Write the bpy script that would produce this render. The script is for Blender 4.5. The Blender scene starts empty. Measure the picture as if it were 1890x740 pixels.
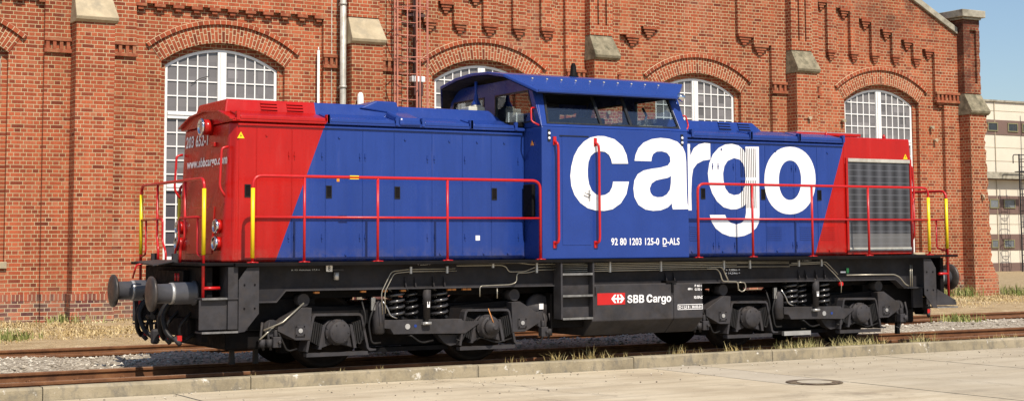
import bpy, bmesh, math, random
from math import sin, cos, pi, radians, sqrt, asin, hypot
from mathutils import Vector, Matrix
from mathutils.geometry import tessellate_polygon
random.seed(7)
sc = bpy.context.scene
COL = sc.collection

# ------------------------------------------------------------------ camera, sky, sun, exposure
cam_d = bpy.data.cameras.new('camera'); cam = bpy.data.objects.new('camera', cam_d); COL.objects.link(cam)
sc.camera = cam
YAW, PITCH, ROLL = 0.5264, 0.0820, -0.0055
F_ = Vector((sin(YAW)*cos(PITCH), cos(YAW)*cos(PITCH), sin(PITCH)))
R0 = Vector((cos(YAW), -sin(YAW), 0)); U0 = R0.cross(F_)
R_ = R0*cos(ROLL) + U0*sin(ROLL); U_ = U0*cos(ROLL) - R0*sin(ROLL)
cam.matrix_world = Matrix(((R_.x, U_.x, -F_.x, -13.0466), (R_.y, U_.y, -F_.y, -20.3664), (R_.z, U_.z, -F_.z, 1.6636), (0, 0, 0, 1)))
cam_d.sensor_fit = 'HORIZONTAL'; cam_d.sensor_width = 36
cam_d.lens = 2839.38/1890*36
cam_d.shift_x = (945 - 944.56)/1890
cam_d.shift_y = (216.55 - 370)/1890
sc.cycles.diffuse_bounces = 1
cam_d.clip_start = 0.1; cam_d.clip_end = 3000

SUN_EL, SUN_AZ = radians(50.4), radians(5.0)          # sun almost square on to the facade, a little from the left
world = bpy.data.worlds.new('World'); sc.world = world; world.use_nodes = True
wn = world.node_tree.nodes; wl = world.node_tree.links
sky = wn.new('ShaderNodeTexSky'); sky.sky_type = 'NISHITA'; sky.sun_disc = False
sky.sun_elevation = SUN_EL; sky.sun_rotation = radians(185)
sky.air_density = 1.0; sky.dust_density = 0.9; sky.ozone_density = 2.8
wn['Background'].inputs['Strength'].default_value = 0.112
wl.new(sky.outputs[0], wn['Background'].inputs['Color'])
sun_d = bpy.data.lights.new('sun', 'SUN'); sun_d.energy = 5.0; sun_d.angle = radians(0.5); sun_d.color = (1.0, 0.92, 0.80)
sun = bpy.data.objects.new('sun', sun_d); COL.objects.link(sun)
to_sun = Vector((-sin(SUN_AZ)*cos(SUN_EL), -cos(SUN_AZ)*cos(SUN_EL), sin(SUN_EL)))
sun.rotation_euler = to_sun.to_track_quat('Z', 'Y').to_euler(); sun.location = (-20, -30, 40)
vs = sc.view_settings
vs.view_transform = 'Standard'; vs.look = 'None'; vs.exposure = 0.13; vs.gamma = 1.0; vs.use_curve_mapping = False

# ------------------------------------------------------------------ node helpers and materials
class NT:
    def __init__(s, name):
        s.m = bpy.data.materials.new(name); s.m.use_nodes = True
        s.n = s.m.node_tree.nodes; s.l = s.m.node_tree.links
        s.b = s.n['Principled BSDF']
    def new(s, t, **k):
        x = s.n.new('ShaderNode'+t)
        for a, v in k.items(): setattr(x, a, v)
        return x
    def put(s, a, b):
        if isinstance(a, (int, float)): b.default_value = a
        elif isinstance(a, tuple): b.default_value = a if len(a) == 4 or len(b.default_value) == 3 else (*a, 1)
        else: s.l.new(a, b)
    def math(s, op, a, b=0.0, c=0.0, clamp=False):
        x = s.new('Math', operation=op); x.use_clamp = clamp
        for i, v in enumerate((a, b, c)): s.put(v, x.inputs[i])
        return x.outputs[0]
    def mix(s, f, a, b, blend='MIX'):
        x = s.new('Mix', data_type='RGBA', blend_type=blend)
        s.put(f, x.inputs[0]); s.put(a, x.inputs[6]); s.put(b, x.inputs[7])
        return x.outputs[2]
    def ramp(s, f, stops, interp='LINEAR'):
        x = s.new('ValToRGB'); x.color_ramp.interpolation = interp
        e = x.color_ramp.elements
        while len(e) < len(stops): e.new(0.5)
        for i, (p, c) in enumerate(stops):
            e[i].position = p
            if isinstance(c, (int, float)): c = (c, c, c)
            e[i].color = (*c, 1)
        s.put(f, x.inputs[0]); return x.outputs[0]
    def noise(s, scale, detail=3.0, rough=0.55, vec=None, dim='3D'):
        x = s.new('TexNoise', noise_dimensions=dim)
        s.put(scale, x.inputs['Scale']); s.put(detail, x.inputs['Detail']); s.put(rough, x.inputs['Roughness'])
        if vec is not None: s.put(vec, x.inputs['Vector'])
        return x.outputs[0]
    def obj(s): return s.new('TexCoord').outputs['Object']
    def xyz(s, v):
        x = s.new('SeparateXYZ'); s.put(v, x.inputs[0]); return x.outputs
    def comb(s, x, y, z):
        c = s.new('CombineXYZ')
        for i, v in enumerate((x, y, z)): s.put(v, c.inputs[i])
        return c.outputs[0]
    def bump(s, h, strength=0.3, dist=0.01):
        x = s.new('Bump'); x.inputs['Strength'].default_value = strength; x.inputs['Distance'].default_value = dist
        s.put(h, x.inputs['Height']); s.l.new(x.outputs[0], s.b.inputs['Normal'])
    def out(s, col=None, rough=None, metal=None, spec=None, coat=None):
        if col is not None: s.put(col, s.b.inputs['Base Color'])
        if rough is not None: s.put(rough, s.b.inputs['Roughness'])
        if metal is not None: s.put(metal, s.b.inputs['Metallic'])
        if spec is not None: s.put(spec, s.b.inputs['Specular IOR Level'])
        if coat is not None: s.put(coat, s.b.inputs['Coat Weight']); s.b.inputs['Coat Roughness'].default_value = 0.05
        return s.m

def plain(name, col, rough=0.5, metal=0.0, var=0.12, scale=6.0, spec=0.5, coat=0.0, bump=0.0, grime=None, dust=None):
    t = NT(name); o = t.obj()
    n = t.noise(scale, 4, 0.6, o)
    f = t.ramp(n, [(0.3, 1-var), (0.7, 1+var)])
    c = t.mix(1.0, tuple(col), f, 'MULTIPLY')
    if grime:
        g = t.noise(scale*0.7, 6, 0.7, o)
        c = t.mix(t.ramp(g, [(0.48, 0.0), (0.66, 1.0)]), c, tuple(grime))
    if dust:
        up_ = t.math('MAXIMUM', t.xyz(t.new('NewGeometry').outputs['Normal'])[2], 0.0)
        dn = t.ramp(t.noise(scale*1.7, 6, 0.75, o), [(0.46, 0.0), (0.74, 0.5)])
        c = t.mix(t.math('ADD', dn, t.math('MULTIPLY', up_, 0.30), clamp=True), c, tuple(dust))
    r = t.math('MULTIPLY', t.ramp(t.noise(scale*2.3, 3, 0.6, o), [(0.3, 0.8), (0.7, 1.2)]), rough)
    if bump: t.bump(t.noise(scale*8, 4, 0.6, o), 0.4, bump)
    return t.out(c, r, metal, spec, coat)

RED = (0.415, 0.0075, 0.005); BLUE = (0.016, 0.045, 0.228)
def body_paint():
    t = NT('body_paint'); o = t.obj(); X, Y, Z = t.xyz(o)
    zl = t.math('MINIMUM', t.math('SUBTRACT', Z, 3.39), 0.0)
    a = t.math('LESS_THAN', t.math('SUBTRACT', X, t.math('MULTIPLY', zl, 0.382)), -4.722)
    zr = t.math('MINIMUM', t.math('SUBTRACT', Z, 3.30), 0.0)
    b = t.math('GREATER_THAN', t.math('SUBTRACT', X, t.math('MULTIPLY', zr, 0.368)), 4.575)
    roof = t.math('MULTIPLY', t.math('GREATER_THAN', X, 3.9), t.math('GREATER_THAN', Z, 3.452))
    m = t.math('MAXIMUM', t.math('MAXIMUM', a, b), roof)
    c = t.mix(m, BLUE, RED)
    n = t.noise(1.3, 5, 0.6, o)
    c = t.mix(1.0, c, t.ramp(n, [(0.3, 0.93), (0.7, 1.08)]), 'MULTIPLY')
    # dust lying along the lower edge of the panels
    d = t.math('MULTIPLY', t.ramp(Z, [(0.0, 0.0), (1.0, 0.0)]), 1.0)
    dust = t.math('MULTIPLY', t.ramp(t.math('SUBTRACT', Z, 1.44), [(0.0, 0.35), (0.22, 0.0)]), t.ramp(t.noise(9, 5, 0.7, o), [(0.4, 0.0), (0.7, 1.0)]))
    c = t.mix(dust, c, (0.22, 0.17, 0.12))
    st = t.noise(1.0, 5, 0.7, t.comb(t.math('MULTIPLY', X, 9.0), t.math('MULTIPLY', Y, 9.0), t.math('MULTIPLY', Z, 0.8)))
    c = t.mix(1.0, c, t.ramp(st, [(0.3, 0.90), (0.7, 1.07)]), 'MULTIPLY')
    c = t.mix(t.ramp(st, [(0.58, 0.0), (0.80, 0.10)]), c, (0.20, 0.17, 0.15))
    t.bump(t.noise(1.8, 2, 0.5, o), 0.12, 0.03)
    return t.out(c, t.ramp(t.noise(3, 4, 0.6, o), [(0.3, 0.20), (0.7, 0.34)]), 0, 0.36, 0.05)

def brick(name, w=0.255, h=0.0834, squash=0.5, mode='wall', pal=None, mortar=(0.43, 0.31, 0.165), ms=0.0086, soot=True):
    t = NT(name)
    if mode == 'uv':
        v = t.new('TexCoord').outputs['UV']; o = t.obj()
    else:
        o = t.obj(); X, Y, Z = t.xyz(o)
        nx = t.math('ABSOLUTE', t.xyz(t.new('NewGeometry').outputs['True Normal'])[0])
        u = t.math('ADD', t.math('MULTIPLY', X, t.math('LESS_THAN', nx, 0.5)), t.math('MULTIPLY', Y, t.math('GREATER_THAN', nx, 0.5)))
        v = t.comb(u, Z, 0.0)
    # hand-laid: joints wander a little
    wob = t.new('TexNoise'); wob.inputs['Scale'].default_value = 3.5; wob.inputs['Detail'].default_value = 2
    t.put(o, wob.inputs['Vector'])
    off = t.new('VectorMath', operation='SCALE'); off.inputs['Scale'].default_value = 0.012
    sub = t.new('VectorMath', operation='SUBTRACT'); t.l.new(wob.outputs['Color'], sub.inputs[0]); sub.inputs[1].default_value = (0.5, 0.5, 0.5)
    t.l.new(sub.outputs[0], off.inputs[0])
    add = t.new('VectorMath', operation='ADD'); t.l.new(v, add.inputs[0]); t.l.new(off.outputs[0], add.inputs[1])
    b = t.new('TexBrick'); b.offset = 0.5; b.offset_frequency = 2; b.squash = squash; b.squash_frequency = 2
    t.put(add.outputs[0], b.inputs['Vector'])
    b.inputs['Color1'].default_value = (0, 0, 0, 1); b.inputs['Color2'].default_value = (1, 1, 1, 1); b.inputs['Mortar'].default_value = (0.5, 0.5, 0.5, 1)
    for k, x in (('Scale', 1.0), ('Mortar Size', ms), ('Mortar Smooth', 0.25), ('Bias', 0.0), ('Brick Width', w), ('Row Height', h)): b.inputs[k].default_value = x
    pal = pal or [(0.0, (0.17, 0.036, 0.019)), (0.08, (0.25, 0.056, 0.027)), (0.3, (0.325, 0.073, 0.032)), (0.6, (0.37, 0.086, 0.038)), (0.9, (0.415, 0.106, 0.047)), (1.0, (0.40, 0.135, 0.070))]
    c = t.ramp(b.outputs['Color'], pal)
    c = t.mix(1.0, c, t.ramp(t.noise(0.55, 4, 0.6, o), [(0.3, 0.82), (0.7, 1.15)]), 'MULTIPLY')
    sv = t.noise(1.0, 5, 0.7, t.comb(t.math('MULTIPLY', t.xyz(o)[0], 2.6), t.math('MULTIPLY', t.xyz(o)[1], 2.6), t.math('MULTIPLY', t.xyz(o)[2], 0.30)))
    c = t.mix(1.0, c, t.ramp(sv, [(0.34, 0.74), (0.56, 1.04)]), 'MULTIPLY')
    c = t.mix(1.0, c, t.ramp(t.noise(0.22, 3, 0.5, o), [(0.35, 0.86), (0.65, 1.10)]), 'MULTIPLY')
    c = t.mix(1.0, c, t.ramp(t.noise(30, 3, 0.6, o), [(0.3, 0.85), (0.7, 1.12)]), 'MULTIPLY')
    mo = t.mix(t.ramp(t.noise(0.9, 4, 0.65, o), [(0.35, 0.0), (0.65, 1.0)]), tuple(mortar), (0.54, 0.41, 0.25))
    mo = t.mix(t.ramp(t.noise(2.3, 4, 0.65, o), [(0.56, 0.0), (0.8, 0.6)]), mo, (0.36, 0.23, 0.14))
    c = t.mix(b.outputs['Fac'], c, mo)
    # lime bloom in patches
    c = t.mix(t.math('MULTIPLY', t.ramp(t.noise(0.8, 6, 0.7, o), [(0.56, 0.0), (0.75, 1.0)]), 0.22), c, (0.52, 0.34, 0.24))
    if soot and mode != 'uv':
        s1 = t.ramp(t.noise(0.9, 6, 0.75, o), [(0.40, 0.0), (0.58, 1.0)])
        hz = t.math('MULTIPLY', t.ramp(t.math('DIVIDE', t.math('SUBTRACT', Z, 6.6), 2.0, clamp=True), [(0, 0), (1, 1)]),
                    t.ramp(t.math('DIVIDE', t.math('SUBTRACT', X, 14.5), 3.0, clamp=True), [(0, 0.0), (1, 1.0)]))
        c = t.mix(t.math('MULTIPLY', t.math('MULTIPLY', s1, hz), 0.80), c, (0.060, 0.028, 0.018))
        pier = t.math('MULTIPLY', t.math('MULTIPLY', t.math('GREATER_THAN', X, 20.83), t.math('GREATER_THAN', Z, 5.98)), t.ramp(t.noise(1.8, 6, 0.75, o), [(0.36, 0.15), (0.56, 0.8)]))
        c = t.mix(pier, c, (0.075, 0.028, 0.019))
        base = t.math('MULTIPLY', t.ramp(t.math('DIVIDE', Z, 1.3, clamp=True), [(0, 1), (1, 0)]), t.ramp(t.noise(2.0, 5, 0.7, o), [(0.4, 0), (0.65, 0.8)]))
        c = t.mix(t.math('MULTIPLY', base, 0.5), c, (0.36, 0.27, 0.19))
    hgt = t.math('SUBTRACT', t.math('MULTIPLY', t.noise(45, 4, 0.6, o), 0.35), b.outputs['Fac'])
    t.bump(hgt, 0.8, 0.008)
    return t.out(c, 0.9, 0, 0.2)

M = {}
M['body'] = body_paint()
M['blue'] = plain('blue_paint', BLUE, 0.28, var=0.09, scale=2, spec=0.36, coat=0.06)
M['red'] = plain('red_paint', RED, 0.3, var=0.09, scale=2, spec=0.36, coat=0.06)
M['rail_red'] = plain('handrail_red_paint', (0.50, 0.010, 0.010), 0.35, var=0.05)
M['yellow'] = plain('yellow_paint', (0.86, 0.62, 0.01), 0.35, var=0.04)
M['white'] = plain('white_lettering', (0.86, 0.84, 0.84), 0.35, var=0.02)
M['grey'] = plain('underframe_grey', (0.042, 0.040, 0.044), 0.55, var=0.25, scale=4, spec=0.18, grime=(0.030, 0.027, 0.027), dust=(0.066, 0.053, 0.045))
M['sill'] = plain('shaded_sill_grey', (0.024, 0.023, 0.026), 0.6, var=0.2, scale=4, spec=0.12, grime=(0.018, 0.016, 0.016), dust=(0.04, 0.031, 0.026))  # darker copy of the underframe grey, the footplate's shadow put into the colour
M['dark'] = plain('underframe_dark', (0.007, 0.0065, 0.007), 0.65, var=0.2, spec=0.08, grime=(0.012, 0.009, 0.008))
M['black'] = plain('black_rubber', (0.011, 0.0105, 0.011), 0.55, var=0.2, spec=0.25, dust=(0.03, 0.024, 0.02))
M['steel'] = plain('bare_steel', (0.42, 0.41, 0.40), 0.3, 0.9, var=0.1)
M['pipe'] = plain('galvanised_pipe', (0.36, 0.33, 0.27), 0.35, 0.6, var=0.1)
M['chrome'] = plain('chrome_rim', (0.75, 0.75, 0.76), 0.12, 1.0, var=0.03)
M['lens'] = plain('lamp_lens', (0.32, 0.30, 0.30), 0.06, 0.3, var=0.1, coat=0.8)
M['lens_red'] = plain('red_lamp_lens', (0.16, 0.02, 0.02), 0.08, 0.1, var=0.1, coat=0.8)
M['tread'] = plain('worn_step_edge', (0.45, 0.44, 0.43), 0.4, 0.5, var=0.2)
M['edge'] = plain('scuffed_step_edge', (0.17, 0.165, 0.16), 0.5, 0.2, var=0.4, scale=12)
M['tyre'] = plain('wheel_steel', (0.016, 0.012, 0.010), 0.65, 0.1, var=0.2, spec=0.12, dust=(0.035, 0.024, 0.017))
M['rubber_seal'] = plain('window_seal', (0.010, 0.011, 0.014), 0.4)
M['interior'] = plain('cab_interior', (0.05, 0.055, 0.065), 0.7)
M['interior_dark'] = plain('dark_floor_and_shade', (0.012, 0.011, 0.016), 0.7)  # near-black floor colour, also painted shade for roof underside and far window
M['spring'] = plain('spring_steel', (0.035, 0.034, 0.037), 0.22, 0.0, var=0.1, spec=0.9)
M['seat'] = plain('seat_fabric', (0.02, 0.022, 0.028), 0.9)
M['cream_box'] = plain('cream_plastic', (0.62, 0.60, 0.50), 0.45)
M['orange'] = plain('orange_sticker', (0.75, 0.27, 0.02), 0.4)
M['green'] = plain('green_tag', (0.03, 0.30, 0.08), 0.4)
M['copper'] = plain('rust_orange', (0.55, 0.22, 0.06), 0.6)
M['stone'] = plain('weathered_sandstone', (0.44, 0.36, 0.24), 0.9, var=0.2, scale=3, bump=0.01, spec=0.2, grime=(0.33, 0.28, 0.20))
M['stone_grey'] = plain('lichen_grey_stone', (0.25, 0.215, 0.145), 0.9, var=0.35, scale=5, bump=0.015, spec=0.2, grime=(0.11, 0.10, 0.065))
M['coping'] = plain('coping_concrete', (0.36, 0.33, 0.26), 0.9, var=0.25, scale=4, bump=0.01, spec=0.2, grime=(0.20, 0.175, 0.13))
M['win_white'] = plain('white_window_paint', (0.84, 0.82, 0.79), 0.4, var=0.04)
M['zinc'] = plain('painted_downpipe', (0.50, 0.48, 0.42), 0.5, 0.2, var=0.15, grime=(0.36, 0.32, 0.26))
M['ladder'] = plain('faded_red_ladder_paint', (0.50, 0.19, 0.135), 0.6, var=0.2)
M['rustpipe'] = plain('dark_brown_pipe', (0.085, 0.035, 0.028), 0.6, var=0.3)
M['cream_wall'] = plain('cream_cladding', (0.68, 0.61, 0.49), 0.7, var=0.06, scale=0.8)
M['brown_wall'] = plain('brown_cladding', (0.17, 0.105, 0.085), 0.7, var=0.08, scale=0.8)
M['olive'] = plain('olive_window_frame', (0.22, 0.20, 0.10), 0.5)
M['roof_grey'] = plain('roof_felt', (0.10, 0.09, 0.085), 0.9)
M['iron'] = plain('cast_iron', (0.085, 0.060, 0.042), 0.8, 0.0, var=0.3, scale=9, bump=0.01, spec=0.2, grime=(0.36, 0.28, 0.18))
M['cover'] = plain('concrete_cover', (0.46, 0.40, 0.30), 0.85, var=0.15, scale=12, grime=(0.36, 0.30, 0.21))
M['brick_plain'] = plain('corbel_brick', (0.30, 0.086, 0.043), 0.9, var=0.25, scale=9, spec=0.2, bump=0.006, grime=(0.36, 0.17, 0.09))
M['buffer_grey'] = plain('buffer_grey', (0.075, 0.074, 0.082), 0.36, var=0.2, scale=5)
M['buffer_face'] = plain('worn_buffer_face', (0.060, 0.050, 0.045), 0.45, 0.3, var=0.4, scale=7)
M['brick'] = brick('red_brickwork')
M['brick_ring'] = brick('arch_brickwork', w=0.26, h=0.083, squash=0.5, mode='uv', mortar=(0.55, 0.43, 0.27), ms=0.009, soot=False)
M['brick_dark'] = brick('plinth_brickwork', pal=[(0.0, (0.085, 0.035, 0.035)), (0.3, (0.13, 0.045, 0.042)), (0.55, (0.20, 0.058, 0.038)), (0.8, (0.34, 0.088, 0.045)), (1.0, (0.40, 0.13, 0.07))], mortar=(0.50, 0.41, 0.29))
M['brick_soldier'] = brick('soldier_course', w=0.083, h=0.40, squash=1.0, pal=[(0.0, (0.11, 0.045, 0.04)), (0.5, (0.22, 0.06, 0.04)), (1.0, (0.38, 0.10, 0.05))], mortar=(0.50, 0.41, 0.29))

def glass(name, tint, gloss, rough=0.02, tr=0.75):
    t = NT(name)
    t.n.remove(t.b)
    tb = t.new('BsdfTransparent'); tb.inputs[0].default_value = (*tint, 1)
    gb = t.new('BsdfGlossy'); gb.inputs['Roughness'].default_value = rough; gb.inputs['Color'].default_value = (0.9, 0.92, 0.95, 1)
    fr = t.new('Fresnel'); bf = t.new('NewGeometry').outputs['Backfacing']
    t.put(t.math('ADD', 1.52, t.math('MULTIPLY', bf, 1/1.52-1.52)), fr.inputs['IOR'])
    f = t.math('ADD', fr.outputs[0], gloss, clamp=True)
    mx = t.new('MixShader'); t.l.new(f, mx.inputs[0]); t.l.new(tb.outputs[0], mx.inputs[1]); t.l.new(gb.outputs[0], mx.inputs[2])
    t.l.new(mx.outputs[0], t.n['Material Output'].inputs[0]); return t.m
M['cab_glass'] = glass('cab_glass', (0.86, 0.90, 0.91), 0.05)
def pane_mat():
    t = NT('obscured_window_glass'); o = t.obj(); X, Y, Z = t.xyz(o)
    # every pane a slightly different piece of glass
    cell = t.new('TexWhiteNoise', noise_dimensions='2D')
    t.put(t.comb(t.math('FLOOR', t.math('DIVIDE', X, 0.235)), t.math('FLOOR', t.math('DIVIDE', Z, 0.335)), 0.0), cell.inputs['Vector'])
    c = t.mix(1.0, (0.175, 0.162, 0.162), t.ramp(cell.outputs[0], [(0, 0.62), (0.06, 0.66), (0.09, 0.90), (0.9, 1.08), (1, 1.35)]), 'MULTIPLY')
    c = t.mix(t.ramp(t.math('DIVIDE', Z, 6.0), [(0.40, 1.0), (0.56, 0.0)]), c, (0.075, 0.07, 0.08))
    t.bump(t.noise(9, 3, 0.6, o), 0.25, 0.01)
    return t.out(c, 0.22, 0, 0.45)
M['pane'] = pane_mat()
M['dark_pane'] = plain('dark_window_glass', (0.035, 0.037, 0.042), 0.08, var=0.2)
M['grey_pane'] = plain('grey_window_glass', (0.15, 0.16, 0.17), 0.12, var=0.3, scale=2)
def grille_mat():
    t = NT('radiator_mesh'); o = t.obj(); X, Y, Z = t.xyz(o)
    h = t.math('PINGPONG', t.math('MULTIPLY', Z, 1.0), 0.051)
    hl = t.ramp(t.math('DIVIDE', h, 0.051), [(0.0, 1.0), (0.07, 1.0), (0.16, 0.0)])
    fine = t.ramp(t.math('DIVIDE', t.math('PINGPONG', X, 0.012), 0.012), [(0.2, 0.0), (0.7, 1.0)])
    broad = t.ramp(t.math('DIVIDE', t.math('PINGPONG', t.math('ADD', X, 0.07), 0.115), 0.115), [(0.0, 0.55), (0.4, 0.9), (0.8, 1.5), (1.0, 1.7)])
    c = t.mix(fine, (0.030, 0.030, 0.036), (0.090, 0.090, 0.098))
    c = t.mix(1.0, c, broad, 'MULTIPLY')
    c = t.mix(t.math('MULTIPLY', hl, 0.5), c, (0.22, 0.23, 0.25))
    low = t.math('LESS_THAN', Z, 1.80)
    c = t.mix(t.math('MULTIPLY', low, 0.5), c, (0.27, 0.26, 0.25))
    t.bump(hl, 0.15, 0.004)
    return t.out(c, 0.45, 0.4)
M['grille'] = grille_mat()
def rust():
    t = NT('rusty_rail'); o = t.obj(); X, Y, Z = t.xyz(o)
    c = t.ramp(t.noise(5, 5, 0.65, t.new('Mapping').outputs[0]), [(0.3, 0), (1, 1)])
    c = t.ramp(t.noise(3.5, 6, 0.7, o), [(0.3, (0.10, 0.042, 0.020)), (0.55, (0.185, 0.078, 0.033)), (0.75, (0.26, 0.125, 0.055))])
    top = t.math('GREATER_THAN', Z, -0.003)
    c = t.mix(t.math('MULTIPLY', top, 0.75), c, (0.23, 0.155, 0.105))
    t.bump(t.noise(40, 4, 0.6, o), 0.4, 0.004)
    return t.out(c, t.math('SUBTRACT', 0.8, t.math('MULTIPLY', top, 0.3)), 0.15, 0.3)
M['rust'] = rust()
def concrete():
    t = NT('pavement_concrete'); o = t.obj(); X, Y, Z = t.xyz(o)
    c = t.ramp(t.noise(0.45, 6, 0.65, o), [(0.3, (0.44, 0.36, 0.25)), (0.5, (0.54, 0.455, 0.325)), (0.7, (0.61, 0.53, 0.40))])
    st = t.noise(1.0, 5, 0.65, t.comb(t.math('MULTIPLY', X, 0.5), t.math('MULTIPLY', Y, 2.2), 0.0))
    c = t.mix(t.ramp(st, [(0.46, 0.0), (0.70, 0.75)]), c, (0.36, 0.285, 0.19))
    oil = t.noise(0.7, 6, 0.75, t.comb(t.math('ADD', X, 31.0), Y, 0.0))
    c = t.mix(t.ramp(oil, [(0.56, 0.0), (0.70, 0.6)]), c, (0.22, 0.18, 0.135))
    ty = t.noise(1.0, 5, 0.7, t.comb(t.math('MULTIPLY', X, 0.12), t.math('MULTIPLY', Y, 4.5), 7.0))
    c = t.mix(t.ramp(ty, [(0.52, 0.0), (0.68, 0.45)]), c, (0.30, 0.25, 0.185))
    c = t.mix(t.ramp(t.math('DIVIDE', t.math('SUBTRACT', X, 0.6), 0.9, clamp=True), [(0, 0.0), (1, 0.4)]), c, (0.36, 0.315, 0.245))
    gut = t.math('MULTIPLY', t.math('MULTIPLY', t.math('GREATER_THAN', X, 0.13), t.math('LESS_THAN', X, 1.02)), t.math('GREATER_THAN', Y, -4.93))
    c = t.mix(t.math('MULTIPLY', gut, 0.55), c, (0.42, 0.375, 0.31))
    c = t.mix(t.ramp(t.noise(70, 3, 0.7, o), [(0.62, 0.0), (0.72, 0.5)]), c, (0.20, 0.16, 0.12))
    c = t.mix(t.ramp(t.noise(14, 4, 0.7, o), [(0.63, 0.0), (0.70, 0.55)]), c, (0.16, 0.12, 0.085))
    t.bump(t.noise(35, 5, 0.65, o), 0.35, 0.01)
    return t.out(c, 0.92, 0, 0.2)
M['concrete'] = concrete()
def kerbmat():
    t = NT('kerb_stone'); o = t.obj(); X, Y, Z = t.xyz(o)
    c = t.ramp(t.noise(1.4, 6, 0.7, o), [(0.28, (0.18, 0.15, 0.105)), (0.5, (0.31, 0.26, 0.175)), (0.72, (0.40, 0.335, 0.235))])
    dr = t.noise(3.0, 5, 0.7, t.comb(t.math('MULTIPLY', X, 2.0), 0.0, t.math('MULTIPLY', Z, 1.2)))
    c = t.mix(t.ramp(dr, [(0.5, 0.0), (0.66, 0.8)]), c, (0.16, 0.145, 0.12))
    c = t.mix(t.ramp(t.noise(6, 5, 0.7, o), [(0.62, 0.0), (0.68, 0.9)]), c, (0.66, 0.62, 0.55))
    t.bump(t.noise(30, 5, 0.7, o), 0.6, 0.012)
    return t.out(c, 0.92, 0, 0.2)
M['kerb'] = kerbmat()
def groundmat():
    t = NT('yard_ground'); o = t.obj(); X, Y, Z = t.xyz(o)
    vor = t.new('TexVoronoi'); vor.inputs['Scale'].default_value = 26; t.put(o, vor.inputs['Vector'])
    grav = t.ramp(t.xyz(vor.outputs['Color'])[0], [(0.0, (0.19, 0.16, 0.12)), (0.35, (0.37, 0.315, 0.245)), (0.7, (0.51, 0.45, 0.355)), (1.0, (0.66, 0.60, 0.50))])
    grav = t.mix(t.ramp(t.noise(0.9, 5, 0.65, o), [(0.35, 0.0), (0.65, 0.5)]), grav, (0.27, 0.225, 0.17))
    dirt = t.ramp(t.noise(2.2, 6, 0.7, o), [(0.3, (0.30, 0.21, 0.115)), (0.5, (0.43, 0.32, 0.185)), (0.7, (0.52, 0.41, 0.26))])
    dirt = t.mix(t.ramp(t.noise(22, 4, 0.7, o), [(0.5, 0.0), (0.7, 0.6)]), dirt, (0.20, 0.135, 0.07))
    far = t.math('MULTIPLY', t.math('SUBTRACT', t.math('ADD', Y, t.math('MULTIPLY', t.noise(0.8, 4, 0.6, o), 1.2)), 6.0), 1.6, clamp=True)
    c = t.mix(far, grav, dirt)
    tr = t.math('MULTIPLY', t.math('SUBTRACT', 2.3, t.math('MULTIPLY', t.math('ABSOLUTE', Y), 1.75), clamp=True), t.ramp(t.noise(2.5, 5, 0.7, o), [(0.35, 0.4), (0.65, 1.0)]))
    c = t.mix(t.math('MULTIPLY', tr, 0.85), c, (0.085, 0.058, 0.040))  # oily track bed; shade under the locomotive is painted in as well
    kb = t.math('MULTIPLY', t.math('SUBTRACT', -0.55, Y), 6.0, clamp=True)
    c = t.mix(t.math('MULTIPLY', kb, 0.6), c, (0.16, 0.115, 0.07))
    t.bump(vor.outputs['Distance'], 1.0, 0.03)
    return t.out(c, 0.95, 0, 0.15)
M['ground'] = groundmat()
def blades_mat(name, stops):
    t = NT(name)
    n = t.new('TexWhiteNoise', noise_dimensions='1D'); n.inputs['W'].default_value = 0
    at = t.new('Attribute'); at.attribute_name = 'tone'
    c = t.ramp(at.outputs['Fac'], stops)
    return t.out(c, 0.8, 0, 0.2)
M['straw'] = blades_mat('dry_straw', [(0.0, (0.28, 0.18, 0.07)), (0.4, (0.46, 0.33, 0.15)), (0.75, (0.60, 0.46, 0.24)), (0.95, (0.66, 0.55, 0.34)), (1.0, (0.20, 0.21, 0.06))])
M['tuft'] = blades_mat('kerb_grass', [(0.0, (0.30, 0.21, 0.08)), (0.35, (0.46, 0.35, 0.14)), (0.6, (0.55, 0.46, 0.22)), (0.8, (0.20, 0.22, 0.06)), (1.0, (0.10, 0.13, 0.03))])
M['stones'] = blades_mat('ballast_stone', [(0.0, (0.17, 0.14, 0.105)), (0.4, (0.34, 0.29, 0.225)), (0.75, (0.48, 0.425, 0.34)), (1.0, (0.66, 0.61, 0.52))])

# ------------------------------------------------------------------ mesh helpers
def frame_of(d):
    d = d.normalized()
    a = Vector((0, 0, 1)) if abs(d.z) < 0.9 else Vector((1, 0, 0))
    u = d.cross(a).normalized(); return u, u.cross(d).normalized()

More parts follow.
